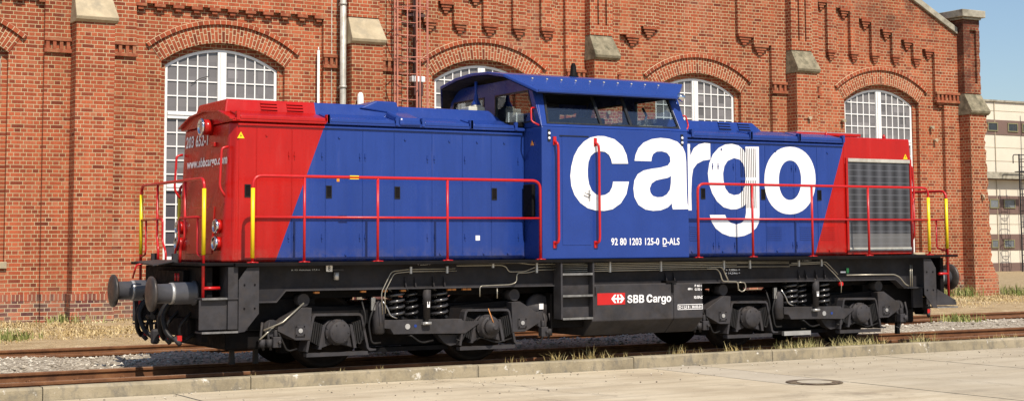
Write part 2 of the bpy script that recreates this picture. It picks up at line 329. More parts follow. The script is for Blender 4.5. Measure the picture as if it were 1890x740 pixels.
class MB:
    """collects shapes and links them as ONE mesh object"""
    def __init__(s): s.v = []; s.f = []; s.sm = []; s.uv = {}; s.tone = None
    def add(s, vs_, fs, smooth=False):
        n = len(s.v); s.v += [tuple(v) for v in vs_]
        for f in fs: s.f.append(tuple(i+n for i in f)); s.sm.append(smooth)
        return s
    def box(s, x0, x1, y0, y1, z0, z1):
        if x0 > x1: x0, x1 = x1, x0
        if y0 > y1: y0, y1 = y1, y0
        if z0 > z1: z0, z1 = z1, z0
        return s.add([(x, y, z) for x in (x0, x1) for y in (y0, y1) for z in (z0, z1)],
                     [(0, 1, 3, 2), (4, 6, 7, 5), (0, 4, 5, 1), (2, 3, 7, 6), (0, 2, 6, 4), (1, 5, 7, 3)])
    def hexa(s, p):   # 8 points: bottom loop 4, top loop 4
        return s.add(p, [(3, 2, 1, 0), (4, 5, 6, 7), (0, 1, 5, 4), (1, 2, 6, 5), (2, 3, 7, 6), (3, 0, 4, 7)])
    def plate(s, outer, holes=(), fn=None, th=None):
        """flat polygon with holes in (u,v); fn maps (u,v)->3D; th = thickness vector"""
        polys = [list(outer)] + [list(h) for h in holes]
        flat = [p for q in polys for p in q]
        tri = tessellate_polygon([[Vector((p[0], p[1], 0)) for p in q] for q in polys])
        a = [Vector(fn(*p)) for p in flat]; th = Vector(th)
        n = len(a); fs = []
        for t_ in tri: fs += [tuple(t_), tuple(n+i for i in reversed(t_))]
        k = 0
        for q in polys:
            m = len(q)
            for i in range(m):
                j = (i+1) % m; fs.append((k+i, k+j, n+k+j, n+k+i))
            k += m
        return s.add(a + [p+th for p in a], fs)
    def xz(s, outer, y0, y1, holes=()):
        return s.plate(outer, holes, lambda u, v: (u, y0, v), (0, y1-y0, 0))
    def cyl(s, a, b, r, r2=None, n=16, caps=True, smooth=True):
        a, b = Vector(a), Vector(b); r2 = r if r2 is None else r2
        u, w = frame_of(b-a); vs_ = []
        for c, rr in ((a, r), (b, r2)):
            for i in range(n):
                t_ = 2*pi*i/n; vs_.append(c + u*cos(t_)*rr + w*sin(t_)*rr)
        k = len(s.v)
        s.add(vs_, [(i, (i+1) % n, n+(i+1) % n, n+i) for i in range(n)], smooth)
        if caps:
            s.f.append(tuple(k+i for i in reversed(range(n)))); s.sm.append(False)
            s.f.append(tuple(k+n+i for i in range(n))); s.sm.append(False)
        return s
    def lathe(s, a, d, prof, n=24):   # profile [(along, radius)] about axis a + t*d
        a, d = Vector(a), Vector(d).normalized(); u, w = frame_of(d); vs_ = []
        for t_, r in prof:
            for i in range(n):
                q = 2*pi*i/n; vs_.append(a + d*t_ + u*cos(q)*r + w*sin(q)*r)
        fs = [(k*n+i, k*n+(i+1) % n, (k+1)*n+(i+1) % n, (k+1)*n+i) for k in range(len(prof)-1) for i in range(n)]
        m = len(s.v); s.add(vs_, fs, True)
        s.f.append(tuple(m+i for i in reversed(range(n)))); s.sm.append(False)
        e = m+(len(prof)-1)*n; s.f.append(tuple(e+i for i in range(n))); s.sm.append(False)
        return s
    def tube(s, pts, r, n=8, bend=0.0):
        pts = [Vector(p) for p in pts]
        if bend:
            q = [pts[0]]
            for i in range(1, len(pts)-1):
                p0, p1, p2 = pts[i-1], pts[i], pts[i+1]
                d0, d1 = (p0-p1), (p2-p1); b = min(bend, d0.length*0.45, d1.length*0.45)
                s0, s1 = p1 + d0.normalized()*b, p1 + d1.normalized()*b
                for k in range(7):
                    t_ = k/6; q.append(s0*(1-t_)**2 + p1*2*t_*(1-t_) + s1*t_**2)
            pts = q + [pts[-1]]
        rings = []; up = None
        for i, p in enumerate(pts):
            d = (pts[min(i+1, len(pts)-1)] - pts[max(i-1, 0)]).normalized()
            if up is None: u, w = frame_of(d)
            else:
                u = (up - d*up.dot(d)).normalized(); w = u.cross(d)
            up = u; rings.append([p + u*cos(2*pi*k/n)*r + w*sin(2*pi*k/n)*r for k in range(n)])
        m = len(s.v)
        s.add([v for g in rings for v in g], [(i*n+k, i*n+(k+1) % n, (i+1)*n+(k+1) % n, (i+1)*n+k) for i in range(len(pts)-1) for k in range(n)], True)
        s.f.append(tuple(m+k for k in reversed(range(n)))); s.sm.append(False)
        e = m+(len(pts)-1)*n; s.f.append(tuple(e+k for k in range(n))); s.sm.append(False)
        return s
    def build(s, name, mat, parent=None, bevel=0.0, seg=2):
        me = bpy.data.meshes.new(name); me.from_pydata(s.v, [], s.f)
        for p, q in zip(me.polygons, s.sm): p.use_smooth = q
        if s.uv:
            lay = me.uv_layers.new(name='UVMap')
            for p in me.polygons:
                for li in p.loop_indices:
                    lay.data[li].uv = s.uv.get(me.loops[li].vertex_index, (0, 0))
        if s.tone is not None:
            at = me.attributes.new('tone', 'FLOAT', 'FACE'); at.data.foreach_set('value', s.tone)
        bm = bmesh.new(); bm.from_mesh(me)
        if s.tone is None: bmesh.ops.recalc_face_normals(bm, faces=bm.faces)
        bm.to_mesh(me); bm.free()
        me.materials.append(mat if not isinstance(mat, str) else M[mat])
        o = bpy.data.objects.new(name, me); COL.objects.link(o)
        if parent: o.parent = parent
        if bevel:
            b = o.modifiers.new('Bevel', 'BEVEL'); b.width = bevel; b.segments = seg; b.limit_method = 'ANGLE'; b.angle_limit = radians(32); b.harden_normals = False
        return o
def thing(name, label, cat, loc=(0, 0, 0), group=None):
    o = bpy.data.objects.new(name, None); COL.objects.link(o); o.location = loc; o.empty_display_size = 0.3
    o['label'] = label; o['category'] = cat
    if group: o['group'] = group
    return o
def tag(o, label=None, cat=None, group=None, kind=None):
    if label: o['label'] = label
    if cat: o['category'] = cat
    if group: o['group'] = group
    if kind: o['kind'] = kind
    return o
def text(name, string, org, U, V, width, height, mat, parent, bold=0.0, space=1.0):
    """lettering as a flat mesh: lower-left corner org, U along, V up, fitted to width x height"""
    cu = bpy.data.curves.new(name, 'FONT'); cu.body = string; cu.size = 1; cu.offset = bold; cu.space_character = space
    to = bpy.data.objects.new(name+'_curve', cu); COL.objects.link(to)
    dg = bpy.context.evaluated_depsgraph_get(); dg.update()
    me = bpy.data.meshes.new_from_object(to.evaluated_get(dg))
    bpy.data.objects.remove(to); bpy.data.curves.remove(cu)
    xs = [v.co.x for v in me.vertices]; ys_ = [v.co.y for v in me.vertices]
    x0, x1, y0, y1 = min(xs), max(xs), min(ys_), max(ys_)
    org, U, V = Vector(org), Vector(U).normalized(), Vector(V).normalized()
    for v in me.vertices:
        v.co = org + U*((v.co.x-x0)/(x1-x0)*width) + V*((v.co.y-y0)/(y1-y0)*height)
    me.materials.clear(); me.materials.append(M[mat])
    o = bpy.data.objects.new(name, me); COL.objects.link(o); o.parent = parent
    return o
# outlines of the big letters in metres: (x along the locomotive, z above the rail)
L_C = [(-0.396,2.830),(-0.109,2.836),(-0.136,2.970),(-0.205,3.094),(-0.347,3.192),(-0.528,3.232),(-0.644,3.231),(-0.772,3.205),(-0.887,3.140),(-0.985,3.045),(-1.059,2.926),(-1.106,2.776),(-1.125,2.638),(-1.109,2.490),(-1.055,2.363),(-0.960,2.252),(-0.830,2.174),(-0.683,2.141),(-0.542,2.137),(-0.394,2.162),(-0.248,2.249),(-0.147,2.384),(-0.097,2.571),(-0.381,2.567),(-0.398,2.489),(-0.445,2.413),(-0.521,2.371),(-0.603,2.360),(-0.680,2.374),(-0.756,2.431),(-0.803,2.526),(-0.822,2.632),(-0.823,2.739),(-0.809,2.846),(-0.770,2.933),(-0.703,2.986),(-0.608,3.008),(-0.518,3.002),(-0.446,2.956),(-0.411,2.892)]
L_A = [(0.010,2.882),(0.030,2.974),(0.084,3.074),(0.178,3.157),(0.326,3.214),(0.488,3.236),(0.650,3.228),(0.799,3.188),(0.899,3.113),(0.947,3.018),(0.961,2.885),(0.963,2.663),(0.964,2.441),(0.972,2.264),(1.000,2.173),(0.700,2.167),(0.687,2.206),(0.682,2.257),(0.605,2.195),(0.475,2.152),(0.336,2.143),(0.198,2.161),(0.072,2.228),(-0.000,2.342),(-0.017,2.472),(0.003,2.592),(0.065,2.685),(0.172,2.741),(0.319,2.770),(0.481,2.791),(0.616,2.825),(0.666,2.883),(0.659,2.956),(0.606,3.014),(0.512,3.036),(0.417,3.029),(0.352,2.993),(0.322,2.937),(0.316,2.882)]
L_AH = [(0.673,2.669),(0.613,2.639),(0.505,2.620),(0.397,2.598),(0.316,2.551),(0.280,2.476),(0.292,2.411),(0.339,2.363),(0.420,2.345),(0.514,2.352),(0.595,2.393),(0.651,2.464),(0.669,2.559)]
L_R = [(1.208,3.195),(1.391,3.198),(1.393,3.017),(1.461,3.134),(1.562,3.198),(1.676,3.222),(1.785,3.216),(1.786,2.965),(1.642,2.945),(1.522,2.892),(1.446,2.808),(1.418,2.671),(1.402,2.420),(1.406,2.165),(1.189,2.164)]
L_G = [(2.486,3.184),(2.760,3.191),(2.749,2.108),(2.737,1.991),(2.678,1.897),(2.579,1.823),(2.430,1.770),(2.283,1.752),(2.137,1.764),(1.993,1.808),(1.868,1.886),(1.790,1.989),(1.754,2.098),(2.057,2.100),(2.091,2.031),(2.162,1.976),(2.275,1.950),(2.387,1.974),(2.451,2.037),(2.476,2.130),(2.480,2.274),(2.411,2.229),(2.292,2.191),(2.175,2.186),(2.031,2.219),(1.903,2.310),(1.810,2.436),(1.750,2.584),(1.730,2.745),(1.762,2.906),(1.834,3.046),(1.949,3.151),(2.081,3.208),(2.212,3.223),(2.344,3.201),(2.432,3.150),(2.483,3.090)]
L_GH = [(2.252,2.998),(2.363,2.978),(2.438,2.909),(2.474,2.805),(2.480,2.665),(2.463,2.572),(2.416,2.478),(2.342,2.426),(2.239,2.411),(2.137,2.442),(2.069,2.520),(2.037,2.635),(2.030,2.750),(2.059,2.867),(2.125,2.951)]
L_O = [(3.935,2.669),(3.926,2.571),(3.905,2.484),(3.872,2.404),(3.828,2.332),(3.773,2.269),(3.710,2.215),(3.638,2.172),(3.559,2.141),(3.474,2.122),(3.378,2.115),(3.283,2.121),(3.200,2.139),(3.124,2.169),(3.056,2.211),(2.996,2.262),(2.947,2.324),(2.908,2.394),(2.880,2.472),(2.865,2.556),(2.861,2.652),(2.869,2.749),(2.889,2.834),(2.921,2.913),(2.963,2.985),(3.016,3.048),(3.078,3.102),(3.148,3.146),(3.226,3.179),(3.311,3.200),(3.407,3.209),(3.503,3.205),(3.587,3.188),(3.665,3.159),(3.735,3.119),(3.796,3.067),(3.847,3.005),(3.887,2.934),(3.916,2.854),(3.932,2.768)]
L_OH = [(3.627,2.669),(3.623,2.612),(3.613,2.561),(3.599,2.514),(3.579,2.472),(3.556,2.435),(3.528,2.404),(3.497,2.379),(3.463,2.361),(3.426,2.349),(3.384,2.345),(3.343,2.348),(3.306,2.359),(3.273,2.377),(3.244,2.401),(3.218,2.431),(3.197,2.468),(3.180,2.509),(3.168,2.555),(3.161,2.605),(3.160,2.662),(3.164,2.719),(3.173,2.769),(3.188,2.816),(3.207,2.858),(3.230,2.895),(3.257,2.926),(3.288,2.952),(3.322,2.970),(3.359,2.982),(3.401,2.987),(3.442,2.984),(3.479,2.974),(3.512,2.957),(3.542,2.932),(3.568,2.902),(3.590,2.865),(3.607,2.824),(3.619,2.777),(3.626,2.727)]
# ------------------------------------------------------------------ ground, pavement, kerb
def hash2(x, y):
    return (sin(x*12.9898 + y*78.233)*43758.5453) % 1.0
def vnoise(x, y):
    ix, iy = math.floor(x), math.floor(y); fx, fy = x-ix, y-iy
    fx, fy = fx*fx*(3-2*fx), fy*fy*(3-2*fy)
    a, b, c, d = hash2(ix, iy), hash2(ix+1, iy), hash2(ix, iy+1), hash2(ix+1, iy+1)
    return (a*(1-fx)+b*fx)*(1-fy) + (c*(1-fx)+d*fx)*fy
def ground_z(x, y):
    pts = [(-400, -0.24), (-2.0, -0.24), (-1.5, -0.16), (-1.0, -0.11), (-0.6, -0.20), (0.6, -0.20), (0.93, -0.08), (1.5, -0.03), (3.1, -0.02),
           (3.75, -0.09), (4.1, -0.16), (5.3, -0.16), (5.7, -0.09), (6.3, -0.03), (8.5, 0.02), (11.0, 0.09), (11.95, 0.13), (14, 0.0), (400, 0.0)]
    for (a, za), (b, zb) in zip(pts, pts[1:]):
        if a <= y <= b: z = za + (zb-za)*(y-a)/(b-a); break
    else: z = 0.0
    if x > 22 and y > 8: z = min(z, 0.02)
    if -1.4 < y < 12:
        z += 0.05*(vnoise(x*0.9, y*0.9)-0.5) + 0.025*(vnoise(x*3.1+5, y*3.1)-0.5)
        if 1.2 < y < 3.9:
            z += 0.075*max(0, vnoise(x*0.75+20, y*0.5)-0.55)*2.2
    return z
g = MB()
xs = [-420, -150, -60, -30, -22] + [-16+0.25*i for i in range(0, 201)] + [38, 45, 60, 90, 160, 420]
ysl = [-420, -100, -30, -8, -2.0, -1.5] + [-1.4+0.14*i for i in range(0, 97)] + [13, 16, 20, 30, 45, 80, 160, 420]
nx = len(xs)
g.add([(x, y, ground_z(x, y)) for y in ysl for x in xs],
      [(j*nx+i, j*nx+i+1, (j+1)*nx+i+1, (j+1)*nx+i) for j in range(len(ysl)-1) for i in range(nx-1)], True)
tag(g.build('ground', 'ground'), kind='structure')

PZ = -0.16
pv = MB()
jx = [-60, -48, -38, -31.5, -25, -20.5, -17.2, -13.6, -10.6, -7.0, -3.47, 0.13, 1.02, 4.585, 8.2, 11.8, 15.4, 19, 25, 32, 45, 60]
jy = [-60, -45, -32, -24, -18, -14.9, -11.5, -8.2, -4.93, -1.605]
for i in range(len(jx)-1):
    for j in range(len(jy)-1):
        gp = 0.012
        dz = 0.006*(hash2(i*3.1, j*1.7)-0.5)
        a, b, c, d = jx[i]+gp, jx[i+1]-gp, jy[j]+gp, jy[j+1]-gp
        pv.hexa([(a, c, PZ-.06), (b, c, PZ-.06), (b, d, PZ-.06), (a, d, PZ-.06), (a, c, PZ+dz), (b, c, PZ+dz), (b, d, PZ+dz), (a, d, PZ+dz)])
tag(pv.build('pavement', 'concrete'), kind='structure')
kb = MB(); x = -40.0; k = 0
while x < 50:
    L = 2.6 if k % 3 else 3.3
    zt = 0.0 + 0.012*(hash2(k, 2.2)-0.5); n = 16
    # each stone has a chipped front arris
    rows = []
    for i in range(n+1):
        xx = x + 0.006 + (L-0.012)*i/n
        ch = 0.012 + 0.03*max(0, vnoise(xx*2.3, 7.7)-0.45)*2 + 0.012*hash2(i, k)
        rows.append([(xx, -1.42, -0.3), (xx, -1.42, zt), (xx, -1.60+ch, zt+0.004*hash2(i+9, k)), (xx, -1.603, zt-ch*0.8), (xx, -1.603, -0.3)])
    m = len(kb.v); kb.v += [p for r in rows for p in r]
    for i in range(n):
        for q in range(4):
            kb.f.append((m+i*5+q, m+(i+1)*5+q, m+(i+1)*5+q+1, m+i*5+q+1)); kb.sm.append(False)
    kb.f.append(tuple(m+q for q in range(5))); kb.sm.append(False)
    kb.f.append(tuple(m+n*5+q for q in reversed(range(5)))); kb.sm.append(False)
    x += L; k += 1
tag(kb.build('kerb', 'kerb'), kind='structure')

# ------------------------------------------------------------------ railway tracks
def rail_mesh(y, x0, x1):
    h, m_ = 0.036, MB()
    prof = [(-h, -0.012), (-h+0.006, 0.0), (h-0.006, 0.0), (h, -0.012), (h, -0.038), (0.009, -0.052), (0.009, -0.122), (0.022, -0.134), (0.066, -0.147), (0.066, -0.157),
            (-0.066, -0.157), (-0.066, -0.147), (-0.022, -0.134), (-0.009, -0.122), (-0.009, -0.052), (-h, -0.038)]
    n = len(prof)
    st = [x0 + (x1-x0)*i/24 for i in range(25)]
    m_.add([(xx, y+a, b + 0.004*sin(xx*0.9+y)) for xx in st for a, b in prof],
           [(k*n+i, k*n+(i+1) % n, (k+1)*n+(i+1) % n, (k+1)*n+i) for k in range(24) for i in range(n)] + [tuple(range(n)), tuple(24*n+i for i in reversed(range(n)))])
    return m_
def track(yc, x0, x1, label, clips):
    t = thing('railway_track', label, 'railway track', (0, 0, 0), 'railway tracks')
    for s in (-1, 1): rail_mesh(yc + s*0.7535, x0, x1).build('rail', 'rust', t)
    xx = clips[0]
    for (a, b, s) in clips:
        xx = a
        while xx < b:
            y = yc + s*0.7535
            c = MB().box(xx-.045, xx+.045, y-.115, y-.020, -.145, -.128); c.cyl((xx, y-.085, -.13), (xx, y-.085, -.095), .017, n=8); c.box(xx-.03, xx+.03, y-.075, y-.014, -.128, -.112)
            c.build('rail_fastener', 'rust', t); xx += 0.63
    return t
track(0.0, -30, 34, 'rusty railway track carrying the locomotive beside the kerb', [(-9.5, -6.2, 1), (5.6, 10, 1)])
track(4.72, -30, 40, 'empty rusty railway track between locomotive and brick hall', [(-8.5, -5.0, -1), (7.5, 15, -1)])
t3 = thing('railway_track', 'far railway track in front of the striped office building', 'railway track', (0, 0, 0), 'railway tracks')
for yy in (16.8, 18.3): rail_mesh(yy, 23.5, 90).build('rail', 'rust', t3)

# ------------------------------------------------------------------ brick hall
hall = thing('brick_hall', 'red brick workshop hall with arched white windows and stone capped buttresses', 'brick hall', (8.2, 12, 0))
H0 = Vector((8.2, 12, 0))
def hb(mb, name, mat, parent=None, **k):
    """parts keep world coordinates; the parent inverse cancels the Empty's place"""
    o = mb.build(name, mat, parent or hall, **k)
    if parent is None: o.matrix_parent_inverse = Matrix.Translation(-H0)
    return o
WIN = [-7.62, -1.57, 5.0, 11.44, 17.93]; ZC = 3.73
def roof_z(x):
    if x < -4.6: return 8.6
    return 7.70 + 0.51*(12.77 - abs(x-8.2))
def opening(cx, hw, r, sill):
    zs = ZC + sqrt(r*r-hw*hw); a0 = asin(hw/r); n = 20
    return [(cx-hw, sill)] + [(cx+r*sin(-a0+2*a0*i/n), ZC+r*cos(-a0+2*a0*i/n)) for i in range(n+1)] + [(cx+hw, sill)]
SILL = 1.36
XL, XR = -16.0, 21.50
outline = [(XL, -0.3), (XR, -0.3), (XR, 7.70), (8.2, roof_z(8.2)), (-4.6, roof_z(-4.59)), (-4.6, 8.6), (XL, 8.6)]
w1 = MB(); w1.xz(outline, 12.0, 12.12, [opening(c, 1.42, 2.38, SILL) for c in WIN])
w1.xz(outline, 12.123, 12.40, [opening(c, 1.295, 2.255, SILL) for c in WIN])
hb(w1, 'facade_wall', 'brick')
# lesenes, the stepped upper plane and corbels
FY, BY = 11.88, 11.998
def strip(mb, x0, x1, z0, z1=None):
    a = z1 if z1 is not None else roof_z(x0)-0.02; b = z1 if z1 is not None else roof_z(x1)-0.02
    mb.xz([(x0, z0), (x1, z0), (x1, b), (x0, a)], FY, BY)
ls = MB()
for a, b in ((-5.50, -3.58), (0.74, 2.71), (7.26, 8.88), (13.84, 15.52)): strip(ls, a, b, 0.69)
strip(ls, 20.25, XR, 0.69, 5.69); strip(ls, 19.92, XR, 5.69)
up = MB()
corb = []          # (x0, x1, top z)
S2 = [(3.29, 3.68), (4.11, 4.50), (4.92, 5.33), (5.75, 6.14), (6.56, 6.95)]
for a, b in S2: corb.append((a, b, 6.97))
edge = 2.715; zt = 7.18
for i, (a, b) in enumerate(S2):
    if edge < a-0.05:
        strip(up, edge, a-0.002, zt); corb.append((max(edge, a-.38)+.01, a-.005, zt))
    strip(up, a, b, 6.97); edge = b+0.002; zt += 0.255
strip(up, edge, 7.258, zt); corb.append((6.97, 7.25, zt))
S4 = [(15.86, 16.17), (16.70, 17.02), (17.49, 17.81), (18.28, 18.61), (19.09, 19.43)]
for a, b in S4: corb.append((a, b, 6.97))
tops = [8.36, 8.18, 7.93, 7.68, 7.43, 7.21]; edge = 15.522
for (a, b), z in zip(S4 + [(19.92, 19.92)], tops):
    strip(up, edge, a-0.002, z); corb.append((max(edge, a-.37)+.01, a-.005, z))
    if b > a: strip(up, a, b, 6.97)
    edge = b+0.002
strip(up, 8.882, 9.55, 6.97); corb.append((9.09, 9.54, 6.97)); strip(up, 9.552, 10.13, 7.22); corb.append((9.62, 10.05, 7.22))
strip(up, 13.24, 13.838, 6.97); corb.append((13.25, 13.74, 6.97)); strip(up, 12.70, 13.238, 7.22); corb.append((12.72, 13.22, 7.22))
strip(up, 10.132, 12.698, 9.4)
strip(up, -3.578, 0.738, 6.86); strip(up, -10.4, -5.502, 6.86)
for i in range(11): corb.append((-3.60+0.412*i, -3.36+0.412*i, 6.86))
for i in range(11): corb.append((-10.3+0.462*i, -10.06+0.462*i, 6.86))
corb.append((20.0, 20.245, 5.69))
hb(ls, 'lesene', 'brick'); hb(up, 'corbelled_upper_wall', 'brick')
for a, b, z in corb:
    c = MB(); w = b-a; cx = (a+b)/2; n = 4 if w > 0.3 else 2
    for k in range(n):
        f = 1 - k/(n+0.0); hh = 0.064
        c.box(cx-w/2*f if k else a, cx+w/2*f if k else b, FY-0.012*(k == 0)+0.020*k, BY, z-0.068*(k+1), z-0.068*k-0.006)
    hb(c, 'corbel', 'brick_plain')
# plinth
pl = MB(); so = MB()
def plinth(x0, x1, y):
    pl.box(x0, x1, y-0.05, y+0.30, -0.3, 0.555); so.box(x0, x1, y-0.055, y+0.30, 0.557, 0.69)
for a, b in ((XL, -5.502), (-3.578, 0.738), (2.712, 7.258), (8.882, 13.838), (15.522, 20.248)): plinth(a, b, 11.998)
for a, b in ((-5.5, -4.962), (-4.158, -3.58), (0.74, 1.248), (2.032, 2.71), (7.26, 7.828), (8.512, 8.88), (13.84, 14.338), (15.062, 15.52), (20.25, 20.838)): plinth(a, b, 11.878)
hb(pl, 'plinth', 'brick_dark'); hb(so, 'plinth_soldier_course', 'brick_soldier')
# dentil bands on the lesenes
for a, b in ((-5.52, -4.96), (-4.16, -3.56), (0.72, 1.25), (2.03, 2.72), (7.24, 7.83), (8.51, 8.90), (13.82, 14.34), (15.06, 15.54), (19.90, 20.84)):
    d = MB(); d.box(a, b, FY-0.075, FY-.002, 5.915, 5.985); d.box(a, b, FY-0.065, FY-.002, 5.675, 5.745)
    n = max(2, round((b-a)/0.15)); p = (b-a)/n
    for k in range(n): d.box(a+p*(k+.5)-.035, a+p*(k+.5)+.035, FY-0.06, FY-.002, 5.747, 5.913)
    hb(d, 'dentil_band', 'brick_plain')
# buttresses
BUT = [(-4.96, -4.16, 6.30, 6.88, 'stone'), (1.25, 2.03, 6.22, 6.86, 'stone'), (7.83, 8.51, 6.22, 6.86, 'stone_grey'), (14.34, 15.06, 6.22, 6.86, 'stone_grey'), (20.84, 21.53, 5.33, 5.97, 'stone_grey')]
for i, (a, b, zc, zt, st) in enumerate(BUT):
    m = MB()
    last = i == 4
    if last:      # frost-eaten right-hand arris
        q = [(a, 0.69)] + [(b + 0.22*max(0, 1-k/6)**1.5 + 0.085*(hash2(k, 3.3)-0.55) - 0.10*math.exp(-((k-46)/4.0)**2) - 0.06*math.exp(-((k-35)/9.0)**2), 0.69+k*0.0834) for k in range(0, 56)] + [(b, zc), (a, zc)]
        m.xz(q, 11.45, 13.2)
    else: m.box(a, b, 11.45, 11.878, 0.692, zc)
    sh = hb(m, 'buttress', 'brick')
    p = MB(); e = 0.10 if last else 0; p.box(a-.05, b+.05+e*1.6, 11.39, 13.2 if last else 12.2, -0.3, 0.557); hb(p, 'buttress_plinth', 'brick' if last else 'brick_dark')
    p = MB(); p.box(a-.05, b+.05+e*1.4, 11.385, 13.2 if last else 12.2, 0.56, 0.69); hb(p, 'buttress_soldier_course', 'brick_soldier' if not last else 'brick')
    # stone cap: cove, small face, weathered slope
    c = MB(); o_ = 0.05
    yb = 13.22 if last else 11.876; yt = 11.66
    prof = [(yb, zc), (11.44, zc), (11.37, zc+0.05), (11.345, zc+0.11), (yt, zt), (yb, zt)]
    xl0, xr0, xl1, xr1 = a-0.03, b+0.06, a+0.005, b-0.01
    P = []
    for (y, z) in prof:
        f = (z-zc)/(zt-zc); f = max(0, (f-0.2)/0.8)
        P.append(((xl0+(xl1-xl0)*f), (xr0+(xr1-xr0)*f), y, z))
    n = len(P); vs_ = [(q[0], q[2], q[3]) for q in P] + [(q[1], q[2], q[3]) for q in P]
    c.add(vs_, [tuple(range(n)), tuple(reversed(range(n, 2*n)))] + [(k, n+k, n+(k+1) % n, (k+1) % n) for k in range(n)])
    hb(c, 'buttress_cap', st, bevel=0.012)
    # shaft above the cap with sunk vertical grooves
    ztop = roof_z((a+b)/2)+0.3 if i in (1, 2, 3) else (8.14 if last else 9.4)
    gx = [(a+b)/2 + k for k in ((-0.10, 0.14) if not last else (0.02,))]
    holes = [[(x-.025, zt+0.26), (x+.025, zt+.26), (x+.025, ztop-0.25), (x-.025, ztop-.25)] for x in gx] if i in (2, 3, 4) else []
    m = MB()
    if last:
        holes = [[(21.10, zt+0.30), (21.36, zt+0.30), (21.36, ztop-0.30), (21.10, ztop-.30)]]
        rj = [(b - 0.05*hash2(k, 9.1)*(1 if k % 3 else 0.3) - 0.02, zt + (ztop-zt)*k/26) for k in range(27)]
        m.xz([(a, zt)] + rj + [(a, ztop)], 11.62, 11.70, holes); m.box(a, b-.03, 11.703, 13.2, zt, ztop)
    else:
        m.xz([(a, zt), (b, zt), (b, ztop), (a, ztop)], 11.63, 11.70, holes); m.box(a, b, 11.703, 11.878, zt, ztop)
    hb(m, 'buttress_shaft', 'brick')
sl = MB().box(20.66, 21.60, 11.45, 13.45, 8.20, 8.41); sl.box(20.76, 21.52, 11.55, 13.3, 8.14, 8.198); hb(sl, 'pier_slab', 'coping', bevel=0.015)
# sloping gable coping
cp = MB()
for s in (1, -1):
    xe, xp = 8.2 + s*12.60, 8.2; ze, zp = 7.72, 7.72 + 0.51*12.60
    y0, y1 = 11.80, 12.5
    cp.hexa([(xe, y0, ze), (xp, y0, zp), (xp, y1, zp), (xe, y1, ze), (xe, y0, ze+.19), (xp, y0, zp+.19), (xp, y1, zp+.19), (xe, y1, ze+.19)])
hb(cp, 'gable_coping', 'coping', bevel=0.012)
